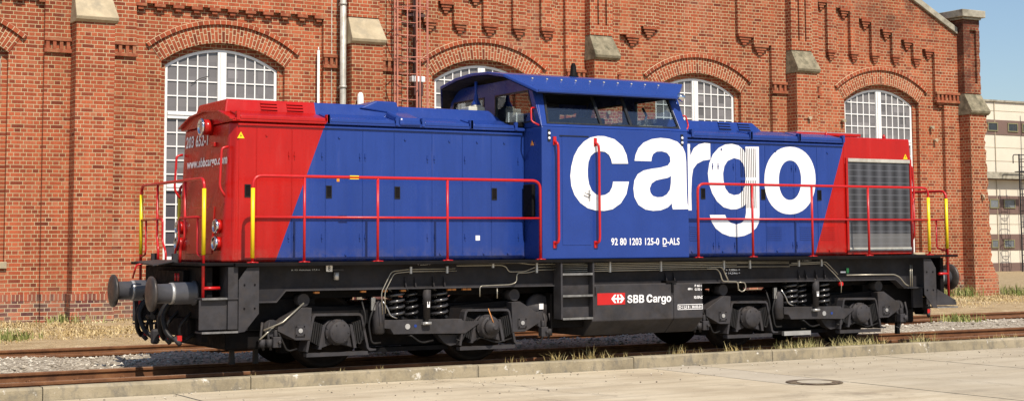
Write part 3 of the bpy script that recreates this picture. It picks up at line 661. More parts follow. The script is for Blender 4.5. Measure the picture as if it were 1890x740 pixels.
# windows: brick ring, hood mould, frame, bars, panes, sill
for cx in WIN:
    r0, r1 = 2.38, 2.78; a0 = asin(1.42/2.38); n = 40
    ring = MB(); vs_ = []; uv = {}
    for i in range(n+1):
        q = -a0 + 2*a0*i/n
        for k, (r, y) in enumerate(((r0, 11.985), (r1, 11.985), (r1, 12.0-.001), (r0, 12.118))):
            uv[len(vs_)] = ((r-r0)*0.999 + (0.0 if k < 2 else 0.02), (q+a0)*2.58)
            vs_.append((cx+r*sin(q), y, ZC+r*cos(q)))
    fs = []
    for i in range(n):
        b = i*4; c = b+4
        fs += [(b, b+1, c+1, c), (b+1, b+2, c+2, c+1), (b+3, b, c, c+3)]
    fs += [(0, 1, 2, 3), (n*4+3, n*4+2, n*4+1, n*4)]
    ring.add(vs_, fs); ring.uv = uv
    # voussoirs: u = radial (brick length), v = along the arc (brick height)
    ro = hb(ring, 'brick_arch', 'brick_ring')
    hm = MB(); a1 = asin(1.74/2.83); vs_ = []; uv = {}; n = 44
    for i in range(n+1):
        q = -a1 + 2*a1*i/n
        for r, y in ((2.785, 11.93), (2.875, 11.935), (2.895, 11.998), (2.785, 11.998)):
            uv[len(vs_)] = ((q+a1)*2.83, (r-2.785)*0.7 + 0.012 + (0.0 if y < 11.99 else 0.02)); vs_.append((cx+r*sin(q), y, ZC+r*cos(q)))
    hm.add(vs_, [(i*4+k, i*4+(k+1) % 4, i*4+4+(k+1) % 4, i*4+4+k) for i in range(n) for k in range(4)] + [(0, 1, 2, 3), (n*4+3, n*4+2, n*4+1, n*4)])
    hm.uv = uv; hb(hm, 'hood_mould', 'brick_ring')
    y0, y1 = 12.165, 12.235
    fr = MB(); out_ = opening(cx, 1.293, 2.253, SILL+.002); inn = opening(cx, 1.228, 2.188, SILL+.07)
    fr.xz(out_, y0, y1, [inn])
    wf = hb(fr, 'window', 'win_white', bevel=0.006, seg=1)
    mu = MB(); zt_ = ZC + 2.188
    mu.box(cx-.10, cx+.10, y0-.03, y0+.04, SILL+.07, zt_-.004); mu.box(cx-.045, cx+.045, y0-.05, y0-.032, SILL+.07, zt_-.01)
    for z, hh in ((4.50, .085), (2.93, .085)):
        for s in (-1, 1):
            mu.box(cx+s*.102, cx+s*1.226, y0-.025, y0+.04, z-hh, z+hh-.01); mu.box(cx+s*.102, cx+s*1.226, y0-.045, y0-.027, z-.01, z+.05)
    mo = mu.build('mullion', 'win_white', wf, bevel=0.006, seg=1)
    gb = MB()
    for s in (-1, 1):
        x0, x1 = cx+s*0.10, cx+s*1.228
        for k in range(1, 5):
            xx = x0 + (x1-x0)*k/5; zz = ZC + sqrt(2.19**2-(xx-cx)**2)
            gb.box(xx-.0135, xx+.0135, y0+.005, y0+.030, SILL+.07, zz)
        for z in [4.58+.335*k for k in range(1, 4)] + [4.415-.302*k for k in range(1, 5)] + [2.845-.29*k for k in range(1, 5)]:
            hw = min(1.228, sqrt(max(0.01, 2.19**2-(z-ZC)**2))) if z > ZC else 1.228
            if hw > .3: gb.box(cx+s*.10, cx+s*hw, y0+.007, y0+.028, z-.0135, z+.0135)
    gb.build('glazing_bars', 'win_white', wf)
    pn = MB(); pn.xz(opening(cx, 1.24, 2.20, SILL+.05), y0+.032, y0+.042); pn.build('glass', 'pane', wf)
    if abs(cx+1.57) < .1:
        MB().tube([(-2.262, 12.163, 5.185), (-2.085, 12.163, 5.309), (-1.866, 12.163, 5.38), (-1.88, 12.163, 5.52)], .007, 5).build('glass_crack', 'black', wf)  # crack in the pane, built as a thin dark tube
    si = MB(); si.box(cx-1.46, cx+1.46, 11.93, 12.12, SILL-.14, SILL-.002)
    hb(si, 'window_sill', 'stone', bevel=0.01)
# body of the hall behind the facade
bd = MB(); bd.box(XR-.35, XR-.002, 13.25, 40, -.3, 7.7); bd.box(XL, XL+.35, 12.41, 40, -.3, 8.5); bd.box(XL, XR, 39.7, 40, -.3, 7.7); bd.box(XL+.36, XR-.36, 12.9, 13.0, -.3, 7.6)
hb(bd, 'side_wall', 'brick')
rf = MB()
rf.hexa([(21.4, 12.42, 7.6), (8.2, 12.42, 14.2), (8.2, 40.2, 14.2), (21.4, 40.2, 7.6), (21.4, 12.42, 7.72), (8.2, 12.42, 14.32), (8.2, 40.2, 14.32), (21.4, 40.2, 7.72)])
rf.hexa([(8.2, 12.42, 14.2), (-4.6, 12.42, 7.7), (-4.6, 40.2, 7.7), (8.2, 40.2, 14.2), (8.2, 12.42, 14.32), (-4.6, 12.42, 7.82), (-4.6, 40.2, 7.82), (8.2, 40.2, 14.32)])
rf.box(XL, -4.62, 12.42, 40.2, 8.5, 8.62); hb(rf, 'roof', 'roof_grey')
# pipes on the wall
dp = MB(); dp.cyl((1.11, 11.62, 0.1), (1.11, 11.62, 8.9), 0.072, n=14)
for z in (1.2, 3.2, 5.2, 7.1): dp.cyl((1.11, 11.62, z), (1.11, 11.62, z+.06), 0.085, n=14); dp.box(1.09, 1.13, 11.62, 11.88, z+.01, z+.05)
hb(dp, 'downpipe', 'zinc')
cw = MB().cyl((0.61, 11.86, 0.7), (0.61, 11.86, 6.06), 0.028, n=10); cw.cyl((0.61, 11.86, 6.06), (0.61, 11.86, 6.14), .02, .008, n=10); hb(cw, 'conduit', 'win_white')
wi = MB().tube([(0.93, 11.86, 9), (0.93, 11.86, 0.7)], 0.008, 6); hb(wi, 'lightning_wire', 'zinc')
bp = MB().tube([(3.02, 11.83, 9.5), (3.02, 11.83, 5.45)], 0.036, 10)
for z in (5.9, 6.75, 7.6): bp.box(2.95, 3.09, 11.79, 11.995, z, z+.05)
bp.box(2.80, 3.30, 11.80, 11.86, 7.00, 7.07)
hb(bp, 'dark_pipe', 'rustpipe')
# sockets and stubs on the brickwork
for x, z in ((16.40, 5.02), (19.78, 4.95), (19.92, 4.58), (14.72, 5.0), (8.2, 4.9)):
    hb(MB().cyl((x, 11.99 if x > 15 else 11.45, z), (x, 11.86 if x > 15 else 11.36, z), .035, .05, n=10), 'wall_socket', 'stone')
hb(MB().tube([(21.2, 11.45, 3.0), (21.2, 11.38, 3.0), (21.22, 11.36, 2.93), (21.22, 11.40, 2.86)], .03, 8), 'wall_hook', 'stone')

# wall lamp behind the ladder
wlp = thing('wall_lamp', 'white wall lamp box on dark brown pipe behind caged ladder', 'wall lamp', (3.1, 11.75, 5.45))
def loc(o, e): o.matrix_parent_inverse = Matrix.Translation(-Vector(e.location)); return o
loc(MB().box(2.90, 3.24, 11.68, 11.86, 5.44, 5.58).build('lamp_housing', 'win_white', wlp, bevel=0.02), wlp)
loc(MB().box(2.95, 3.20, 11.70, 11.85, 5.12, 5.438).build('lamp_glass', 'rustpipe', wlp, bevel=0.015), wlp)
loc(MB().box(2.99, 3.16, 11.70, 11.84, 4.7, 5.117).build('lamp_stem', 'rustpipe', wlp), wlp)
wp = thing('marker_post', 'white round topped post behind the blue engine hood', 'post', (1.4, 11.3, 0))
loc(MB().lathe((1.4, 11.3, 0.05), (0, 0, 1), [(0, .075), (4.92, .075), (5.0, .06), (5.04, .03)], 14).build('post_shaft', 'win_white', wp), wp)
loc(MB().box(1.28, 1.52, 11.18, 11.42, 0.0, 0.12).build('post_foot', 'stone', wp), wp)

# caged ladder on the facade
ld = thing('caged_ladder', 'faded red caged ladder fixed to the facade beside a buttress', 'ladder', (2.65, 11.3, 0.4))
yl = 11.52
rails_ = MB()
for x in (2.43, 2.93): rails_.box(x-.017, x+.017, yl-.02, yl+.02, 0.6, 10.5)
loc(rails_.build('ladder_rail', 'ladder', ld), ld)
rg = MB(); z = 0.8
while z < 10.4: rg.cyl((2.43, yl, z), (2.93, yl, z), .012, n=8); z += 0.30
loc(rg.build('ladder_rungs', 'ladder', ld), ld)
for z in [2.4+1.17*k for k in range(7)]:
    pts = [(2.43, yl, z)] + [(2.68 - 0.42*cos(q)*1.0, yl - 0.12 - 0.55*sin(q), z) for q in [pi*k/14 for k in range(15)]] + [(2.93, yl, z)]
    loc(MB().tube(pts, .013, 6).build('cage_hoop', 'ladder', ld), ld)
for q in (0.15, 0.9, 1.57, 2.24, 2.99):
    x, y = 2.68 - 0.42*cos(q), yl - 0.12 - 0.55*sin(q)
    loc(MB().box(x-.012, x+.012, y-.006, y+.006, 2.4, 10.3).build('cage_bar', 'ladder', ld), ld)
for z in (1.5, 4.0, 6.5, 9.0):
    b = MB()
    for x in (2.43, 2.93): b.box(x-.012, x+.012, yl+.02, 11.995, z-.012, z+.012)
    loc(b.build('wall_bracket', 'ladder', ld), ld)
lr = thing('lightning_rod', 'thin pale rod rising behind the right corner pier', 'lightning rod', (20.3, 13.4, 8.0))
loc(MB().cyl((20.28, 13.6, 7.4), (20.28, 13.6, 9.8), .016, .01, n=8).build('rod', 'win_white', lr), lr)
loc(MB().box(20.2, 20.36, 13.5, 13.7, 7.36, 7.44).build('rod_foot', 'zinc', lr), lr)

# ------------------------------------------------------------------ striped office building behind on the right
of = thing('office_building', 'cream and brown striped flat roofed building beyond the brick hall', 'building', (60, 45, 0))
def ob(mb, name, mat, parent=None, **k):
    o = mb.build(name, mat, parent or of, **k)
    if parent is None: loc(o, of)
    return o
BANDS = [(-.3, .47, 'brown_wall', 39.96), (.47, 1.18, 'cream_wall', 40.0), (1.18, 2.05, 'brown_wall', 39.96), (2.05, 3.17, 'cream_wall', 40.0), (3.17, 4.17, 'brown_wall', 39.96),
         (4.17, 7.57, 'cream_wall', 40.0), (7.57, 8.39, 'brown_wall', 39.96), (8.39, 9.40, 'cream_wall', 40.0)]
OX0, OX1 = 40, 120
for z0, z1, mt, y in BANDS:
    m = MB().box(OX0, OX1, y, 58, z0, z1-.003)
    ob(m, 'facade_band', mt)
ob(MB().box(OX0-.1, OX1+.1, 39.9, 58.1, 9.40, 9.50), 'roof_edge', 'coping')
seam = MB()
for x in [OX0+0.9+3.05*k for k in range(26)]:
    seam.box(x-.02, x+.02, 39.945, 39.957, 0.0, 9.38)
for z in (5.05, 6.1, 6.85, 8.9, 2.6): seam.box(OX0, OX1, 39.985, 39.998, z-.008, z+.008)
ob(seam, 'cladding_joints', 'stone')
cn = MB().box(OX0, OX1, 39.602, 39.95, 5.30, 5.42); cn.box(OX0, OX1, 39.52, 39.60, 5.10, 5.46); ob(cn, 'canopy', 'coping')
ob(MB().box(OX0, OX1, 39.62, 39.9, 5.06, 5.28), 'canopy_soffit', 'rustpipe')
for z0, z1, pat in ((7.75, 8.24, [(0.0, 0.8), (1.6, 2.4), (2.75, 3.5)]), (3.48, 3.98, [(0.0, .7), (1.1, 2.0), (2.9, 3.6)]), (1.29, 1.75, [(0.05, .6), (1.0, 1.85), (2.9, 3.7)])):
    base = 52.5
    for k in range(-4, 12):
        for a, b in pat:
            x0, x1 = base+k*4.4+a, base+k*4.4+b
            if x0 < OX0+1 or x1 > 70: continue
            w = MB().xz([(x0, z0), (x1, z0), (x1, z1), (x0, z1)], 39.91, 39.955, [[(x0+.06, z0+.05), (x1-.06, z0+.05), (x1-.06, z1-.05), (x0+.06, z1-.05)]])
            wo = ob(w, 'window', 'olive')
            MB().box(x0+.055, x1-.055, 39.935, 39.95, z0+.045, z1-.045).build('pane', 'dark_pane' if hash2(x0, z0) < .6 else 'grey_pane', wo)
rainp = MB().cyl((55.15, 39.47, 0), (55.15, 39.47, 9.3), .035, n=8); ob(rainp, 'rain_pipe', 'win_white')
# roof-access ladder with cage in front of it
l2 = thing('caged_ladder', 'grey caged ladder standing against the striped office building', 'ladder', (53.7, 38.4, 0))
y2 = 38.45
for x in (53.25, 53.75): loc(MB().box(x-.03, x+.03, y2-.03, y2+.03, 0, 6.4).build('ladder_rail', 'grey', l2), l2)
rg = MB(); z = .3
while z < 6.2: rg.cyl((53.25, y2, z), (53.75, y2, z), .018, n=6); z += .3
loc(rg.build('ladder_rungs', 'grey', l2), l2)
for z in (2.4, 3.3, 4.2, 5.45, 6.1):
    loc(MB().tube([(53.25, y2, z)] + [(53.5-.42*cos(q), y2-.1-.55*sin(q), z) for q in [pi*k/10 for k in range(11)]] + [(53.75, y2, z)], .022, 6).build('cage_hoop', 'grey', l2), l2)
for q in (.3, 1.57, 2.84): loc(MB().box(53.5-.42*cos(q)-.018, 53.5-.42*cos(q)+.018, y2-.1-.55*sin(q)-.01, y2-.1-.55*sin(q)+.01, 2.4, 6.3).build('cage_bar', 'grey', l2), l2)
loc(MB().tube([(53.0, y2+.2, 5.9), (53.0, y2+.2, 6.38), (54.7, y2+.2, 6.38), (54.7, y2+.2, 0)], .03, 6, bend=.15).build('guard_rail', 'grey', l2), l2)
loc(MB().box(53.2, 54.7, y2+.02, y2+.3, 5.42, 5.47).build('landing', 'grey', l2), l2)

cr = MB(); rcr = random.Random(4)
def crack(pts, w):
    q = [pts[0]]
    for a, b in zip(pts, pts[1:]):
        n = max(2, int(hypot(b[0]-a[0], b[1]-a[1])/.12))
        q += [(a[0]+(b[0]-a[0])*i/n+rcr.gauss(0, .018), a[1]+(b[1]-a[1])*i/n+rcr.gauss(0, .018)) for i in range(1, n+1)]
    for a, b in zip(q, q[1:]):
        d = Vector((b[0]-a[0], b[1]-a[1], 0)).normalized(); nn = Vector((-d.y, d.x, 0))*w*rcr.uniform(.3, 1)
        cr.add([Vector((a[0], a[1], PZ+.009))-nn, Vector((b[0], b[1], PZ+.009))-nn, Vector((b[0], b[1], PZ+.009))+nn, Vector((a[0], a[1], PZ+.009))+nn], [(0, 1, 2, 3)])
crack([(-3.6, -1.7), (-3.2, -2.2), (-2.9, -3.1), (-2.95, -3.9), (-2.6, -4.9)], .010); crack([(-2.9, -3.1), (-2.3, -3.5), (-1.5, -3.6)], .006)
crack([(4.6, -3.2), (5.6, -3.0), (6.8, -3.3), (8.2, -3.1)], .008); crack([(2.0, -4.9), (2.4, -6.0), (2.3, -7.4)], .007)
cro = cr.build('pavement_crack', 'iron'); tag(cro, kind='structure')
# ------------------------------------------------------------------ manhole
mh = thing('manhole_cover', 'round concrete manhole cover in a dark iron ring on the pavement', 'manhole cover', (0.56, -4.78, PZ))
q = MB().lathe((0, 0, 0.004), (0, 0, 1), [(0, .37), (.006, .37), (.008, .345), (.008, .24), (.005, .235)], 40); q.build('iron_ring', 'iron', mh)
MB().lathe((0, 0, 0.010), (0, 0, 1), [(0, .228), (.004, .225)], 36).build('cover_plate', 'cover', mh)
# ------------------------------------------------------------------ the locomotive (origin on the rail head, mid-length; x along, y away from the camera)
lo = thing('locomotive', 'blue and red diesel shunting locomotive with big white cargo lettering', 'locomotive', (0, 0, 0))
def P(mb, name, mat, parent=None, **k): return mb.build(name, mat, parent or lo, **k)
HZ = 3.29
# --- engine hoods
def hood(x_in, x_out, s):
    """x_out end tapers; s = -1 left, +1 right"""
    m = MB(); t = 0.10
    lo_ = [(x_out, -.915*1), (x_out, .915), (x_out-s*.12, 1.04), (x_in, 1.04), (x_in, -1.04), (x_out-s*.12, -1.04)]
    n = len(lo_)
    top = [(x-(s*t if i in (0, 1) else s*.05 if i in (2, 5) else 0), y) for i, (x, y) in enumerate(lo_)]
    m.add([(x, y, 1.442) for x, y in lo_] + [(x, y, HZ) for x, y in top], [tuple(range(n)), tuple(reversed(range(n, 2*n)))] + [(i, (i+1) % n, n+(i+1) % n, n+i) for i in range(n)])
    return m
hl = P(hood(-1.604, -6.17, -1), 'engine_hood', 'body', bevel=0.03, seg=3)
hr = P(hood(1.004, 6.17, 1), 'engine_hood', 'body', bevel=0.03, seg=3)
def roof(x0, x1, zf=0.0, over=0.035):
    m = MB(); pr = [(-1.04-over, HZ+.004), (-1.04-over, HZ+.05), (-.60, 3.455), (0, 3.50), (.60, 3.455), (1.04+over, HZ+.05), (1.04+over, HZ+.004)]
    n = len(pr)
    m.add([(x0, y, z) for y, z in pr] + [(x1, y, z) for y, z in pr], [tuple(range(n)), tuple(reversed(range(n, 2*n)))] + [(i, (i+1) % n, n+(i+1) % n, n+i) for i in range(n)])
    return m
P(roof(-6.085, -1.606), 'hood_roof', 'body', hl, bevel=0.012)
lip = MB(); pr_ = [(-1.075, HZ+.03), (-.60, 3.447), (0, 3.492), (.60, 3.447), (1.075, HZ+.03)]
for (y0, z0), (y1, z1) in zip(pr_, pr_[1:]): lip.hexa([(-6.125, y0, z0), (-6.05, y0, z0), (-6.05, y1, z1), (-6.125, y1, z1), (-6.125, y0, z0+.022), (-6.05, y0, z0+.022), (-6.05, y1, z1+.022), (-6.125, y1, z1+.022)])
P(lip, 'roof_lip', 'body', hl)
P(roof(1.006, 4.545), 'hood_roof', 'body', hr, bevel=0.012)
# radiator end of the right hood: flat topped block
rb = MB(); rb.hexa([(4.56, -1.05, HZ-.35), (6.085, -1.05, HZ-.35), (6.085, 1.05, HZ-.35), (4.56, 1.05, HZ-.35), (4.56, -1.05, 3.405), (6.045, -1.05, 3.405), (6.045, 1.05, 3.405), (4.56, 1.05, 3.405)])
P(rb, 'radiator_housing', 'body', hr, bevel=0.02)
def gutter(x0, x1, parent):
    for s in (-1, 1):
        P(MB().box(x0, x1, s*1.042, s*1.066, HZ-.045, HZ-.022), 'rain_gutter', 'body', parent)
gutter(-6.0, -1.66, hl); gutter(1.02, 4.54, hr)
def flap(x0, x1, parent):
    for s in (-1, 1):
        m = MB(); y0, y1 = s*1.082, s*.66
        m.hexa([(x0, y0, HZ+.035), (x1, y0, HZ+.035), (x1, y1, 3.45), (x0, y1, 3.45), (x0, y0-s*.002, HZ+.085), (x1, y0-s*.002, HZ+.085), (x1, y1, 3.475), (x0, y1, 3.475)])
        P(m, 'roof_flap', 'body', parent, bevel=0.01)
        for x in (x0-.03, x1+.03):
            h = MB(); h.box(x-.022, x+.022, s*1.02, s*1.095, HZ+.02, HZ+.135); h.cyl((x-.03, s*1.07, HZ+.10), (x+.03, s*1.07, HZ+.10), .02, n=8)
            P(h, 'roof_flap_hinge', 'body', parent)
for a, b in ((-5.98, -4.76), (-4.69, -3.72), (-3.25, -2.54), (-2.47, -1.80)): flap(a, b, hl)
for a, b in ((1.45, 2.55), (2.62, 3.55), (3.62, 4.50)): flap(a, b, hr)
m = MB(); m.hexa([(-3.66, -1.10, HZ+.02), (-3.31, -1.10, HZ+.02), (-3.31, -.62, 3.45), (-3.66, -.62, 3.45), (-3.64, -1.09, HZ+.13), (-3.33, -1.09, HZ+.13), (-3.33, -.62, 3.56), (-3.64, -.62, 3.56)])
P(m, 'exhaust_fairing', 'body', hl, bevel=0.03)
# raised roof boxes
m = MB(); m.hexa([(-6.04, -.64, 3.44), (-1.70, -.64, 3.44), (-1.70, .64, 3.44), (-6.04, .64, 3.44), (-5.99, -.57, 3.635), (-1.93, -.57, 3.625), (-1.93, .57, 3.625), (-5.99, .57, 3.635)])
bx = P(m, 'roof_cover', 'body', hl, bevel=0.02)
m = MB(); m.hexa([(-4.05, -.62, 3.58), (-3.42, -.62, 3.50), (-3.42, .5, 3.50), (-4.05, .5, 3.58), (-3.78, -.60, 3.695), (-3.46, -.60, 3.69), (-3.46, .4, 3.69), (-3.78, .4, 3.695)])
P(m, 'air_intake', 'body', hl, bevel=0.02)
m = MB(); m.hexa([(1.006, -.64, 3.44), (3.22, -.64, 3.44), (3.22, .64, 3.44), (1.006, .64, 3.44), (1.006, -.57, 3.615), (3.03, -.57, 3.615), (3.03, .57, 3.615), (1.006, .57, 3.615)])
P(m, 'roof_cover', 'body', hr, bevel=0.02)
def slots(xs_, parent, mat):
    for x in xs_:
        m = MB()
        for k in range(3):
            z = 3.50+.042*k; y = -.64+.07*(z-3.44)/.19
            m.hexa([(x-.12, y-.02, z), (x+.12, y-.02, z), (x+.12, y+.04, z), (x-.12, y+.04, z), (x-.12, y-.002, z+.022), (x+.12, y-.002, z+.022), (x+.12, y+.04, z+.022), (x-.12, y+.04, z+.022)])
        P(m, 'vent_louvres', mat, parent)
slots((-5.40, -5.02), hl, 'red'); slots((2.42, 2.82), hr, 'blue')
for x in (2.42, 2.82):
    m = MB()
    for k in range(3): z = 3.494+.042*k; m.box(x-.12, x+.12, -.655+.07*(z-3.44)/.19, -.60, z-.016, z-.002)
    P(m, 'vent_slots', 'black', hr)
# roof fan cover on the radiator end
P(MB().box(3.92, 5.35, -.62, .62, 3.452, 3.50), 'fan_cover', 'red', hr, bevel=0.01)
P(MB().box(3.95, 5.32, -.60, .60, 3.502, 3.515), 'fan_mesh', 'tread', hr)
for x in (4.45, 5.75): P(MB().lathe((x, -.75, 3.40), (0, 0, 1), [(0, .035), (.06, .03), (.085, .02), (.10, .008)], 10), 'lifting_eye', 'red', hr)
# doors: panels a few millimetres proud of the hood side
def doors(bounds, parent, z0=1.47, z1=3.215):
    for s in (-1, 1):
        for a, b in bounds:
            m = MB().box(a+.006, b-.006, s*1.041, s*1.047, z0, z1)
            P(m, 'engine_door', 'body', parent, bevel=0.003, seg=1)
doors([(-5.99, -5.74), (-5.74, -5.24), (-5.24, -4.75), (-4.75, -4.20), (-4.20, -3.72), (-3.72, -3.13), (-3.13, -2.64), (-2.64, -2.17), (-2.17, -1.64)], hl)
doors([(1.04, 1.86), (1.86, 2.28), (2.28, 2.88), (2.88, 3.47), (3.47, 3.97), (3.97, 4.54)], hr)
def handle(x, z, parent):
    for s in (-1, 1):
        f = MB().xz([(x-.042, z-.085), (x+.042, z-.085), (x+.042, z+.085), (x-.042, z+.085)], s*1.0475, s*1.056, [[(x-.03, z-.07), (x+.03, z-.07), (x+.03, z+.07), (x-.03, z+.07)]])
        P(f, 'handle_recess', 'black', parent)
        P(MB().box(x-.029, x+.029, s*1.0475, s*1.0495, z-.069, z+.069), 'door_handle', 'dark', parent)
for x in (-5.86, -4.70, -3.67, -2.12): handle(x, 2.38, hl)
for x in (1.63, 2.83, 4.01): handle(x, 2.43, hr)
def latches(xs_, zs_, parent):
    for s in (-1,):
        for x in xs_:
            for z in zs_:
                m = MB(); m.cyl((x, s*1.047, z), (x, s*1.066, z), .011, n=8); m.box(x-.006, x+.006, s*1.047, s*1.058, z-.05, z+.05)
                P(m, 'door_hinge', 'body', parent)
latches((-5.28, -5.20, -4.80, -4.24, -4.16, -3.20, -3.09, -2.60, -1.72), (2.86, 1.76), hl)
latches((1.82, 1.93, 2.24, 3.43, 3.52), (2.86, 1.62), hr)
for x, z in ((-5.6, 3.12), (-4.55, 3.12), (-3.55, 3.12), (-2.85, 3.12), (-2.4, 3.12), (-1.95, 3.12), (-5.05, 1.53), (-4.45, 1.53), (-3.0, 1.53), (-2.3, 1.53), (-1.9, 1.53)):
    P(MB().cyl((x, -1.047, z), (x, -1.062, z), .014, n=8), 'door_catch', 'body', hl)
for x, z in ((1.4, 3.13), (2.0, 3.13), (3.1, 3.13), (4.2, 3.13), (1.4, 1.53), (2.0, 1.53), (3.1, 1.53), (4.2, 1.53)):
    P(MB().cyl((x, -1.047, z), (x, -1.062, z), .014, n=8), 'door_catch', 'body', hr)
for x0, x1, z0, z1 in ((1.36, 1.52, 1.70, 1.95), (2.90, 3.20, 1.70, 1.94), (3.58, 3.86, 1.70, 1.93), (4.02, 4.32, 1.70, 1.93)):
    m = MB(); k = 0
    while z0+k*.034 < z1-.02:
        z = z0+k*.034; m.hexa([(x0, -1.047, z), (x1, -1.047, z), (x1, -1.046, z), (x0, -1.046, z), (x0, -1.047, z+.024), (x1, -1.047, z+.024), (x1, -1.057, z+.012), (x0, -1.057, z+.012)]) if False else m.box(x0, x1, -1.0475, -1.054, z, z+.014); k += 1
    P(m, 'door_louvres', 'body', hr)
# tall slotted vent under the g of the lettering
m = MB()
for k in range(9):
    x = 2.385 + k*.036
    for z0, z1 in ((2.70, 3.16), (2.21, 2.65)): m.box(x, x+.011, -1.0515, -1.0545, z0, z1)
P(m, 'slotted_vent', 'dark', hr)
# radiator grille
gx0, gx1, gz0, gz1 = 4.63, 6.015, 1.53, 3.02
ins = MB(); ins.box(gx0, gx1, -1.041, -1.058, gz0, gz1); gr = P(ins, 'radiator_grille', 'grille', hr)
P(MB().box(gx0-.005, gx1+.005, -1.0585, -1.085, gz1-.03, gz1+.03), 'grille_frame', 'zinc', hr, bevel=.006); P(MB().box(gx0-.005, gx1+.005, -1.0585, -1.08, gz0-.015, gz0+.04), 'grille_frame', 'zinc', hr, bevel=.006)
m = MB(); m.box(gx0-.05, gx0-.006, -1.041, -1.075, gz0-.04, gz1+.04); m.box(gx1+.006, gx1+.05, -1.041, -1.075, gz0-.04, gz1+.04); m.box(gx0-.05, gx1+.05, -1.041, -1.07, gz0-.07, gz0-.016)
P(m, 'grille_surround', 'body', hr, bevel=.006)
# --- front faces of the hoods (both ends)
def lamp(x, y, z, r, d, s, lens='lens', depth=.09):
    c = MB().lathe((x, y, z), (s, 0, 0), [(0, r*.98), (depth, r*.96), ], 24); h = P(c, 'headlamp', 'red')
    P(MB().lathe((x+s*depth, y, z), (s, 0, 0), [(-.012, r), (-.008, r*1.07), (.016, r*1.07), (.024, r*.98), (.024, r*.80), (.006, r*.78)], 28), 'lamp_rim', 'chrome', h)
    P(MB().lathe((x+s*(depth+.004), y, z), (s, 0, 0), [(0, r*.81), (.006, r*.72), (.012, r*.45), (.014, .004)], 24), 'lamp_lens', lens, h)
for s, xf in ((-1, -6.145), (1, 6.145)):
    for y in (-.79, .79):
        lamp(xf, y, 1.915, .092, 0, s, 'lens_red', .055); lamp(xf-s*.0, y, 1.69, .092, 0, s, 'lens', .065)
lamp(-6.06, -.20, 3.265, .112, 0, -1, 'lens', .15)
P(MB().box(-6.125, -6.06, -.46, -.32, 2.99, 3.05), 'lamp_bracket', 'red', hl, bevel=.01)
lamp(6.06, .0, 3.20, .115, 0, 1, 'lens', .1)
for y, z0, z1 in ((-.96, 2.30, 2.96), (.93, 2.33, 2.95)):
    xf = -6.12; P(MB().tube([(xf+.02, y, z1), (-6.19, y, z1-.02), (-6.215, y, z0+.12), (xf-.02, y-.02, z0)], .017, 8, bend=.08), 'front_grab_rail', 'rail_red', bevel=0)
    P(MB().tube([(-xf-.02, y, z1), (6.19, y, z1-.02), (6.215, y, z0+.12), (-xf+.02, y-.02, z0)], .017, 8, bend=.08), 'front_grab_rail', 'rail_red')
def xface(z): return -6.17 + .10*(z-1.442)/(HZ-1.442)
m = MB()
for y0, y1, z0, z1 in ((-.55, .50, 1.55, 2.18),):
    x = xface(1.55); m.hexa([(x-.012, y0, z0), (x-.012, y1, z0), (x, y1, z0), (x, y0, z0), (xface(z1)-.012, y0, z1), (xface(z1)-.012, y1, z1), (xface(z1), y1, z1), (xface(z1), y0, z1)])
P(m, 'front_hatch', 'red', hl, bevel=.004)
nx_ = Vector((-.054, 0, -1)).normalized()
def front_text(s_, y0, width, z, h, bold):
    x = xface(z)-.009
    return text('lettering', s_, (x, y0, z), (0, -1, 0), (.054, 0, 1), width, h, 'white', lo, bold, 1.05)
front_text('203 652-1', .82, .93, 3.03, .165, .022)
front_text('www.sbbcargo.com', .72, 1.66, 2.70, .165, .030)
# --- warning triangles
def tri(x, y, z, s, parent=None):
    m = MB().xz([(x-s, z), (x+s, z), (x, z+s*1.75)], y, y-.003)
    o = P(m, 'warning_triangle', 'yellow', parent)
    P(MB().xz([(x-.1*s, z+.25*s), (x+.28*s, z+.75*s), (x+.02*s, z+.7*s), (x+.1*s, z+1.3*s), (x-.25*s, z+.6*s), (x+.02*s, z+.62*s)], y-.0035, y-.005), 'flash_symbol', 'black', o)
tri(-6.0+.04, -1.049, 3.07, .05, hl); tri(5.945, -1.052, 3.065, .05, hr)
tx = MB().plate([(-.045, 0), (.045, 0), (0, .08)], (), lambda u, v: (-1.612, -1.27+u, 3.08+v), (-.003, 0, 0)); P(tx, 'warning_triangle', 'orange')
P(MB().box(-2.43, -2.36, -1.0475, -1.05, 1.715, 1.785), 'white_sticker', 'white', hl)
P(MB().box(-4.585, -4.545, -1.0475, -1.051, 2.52, 2.60), 'orange_sticker', 'orange', hl)

# --- cab
cab = P(MB().box(-1.60, 1.0, -1.52, 1.52, 1.442, 3.345), 'cab', 'blue', bevel=0.015)
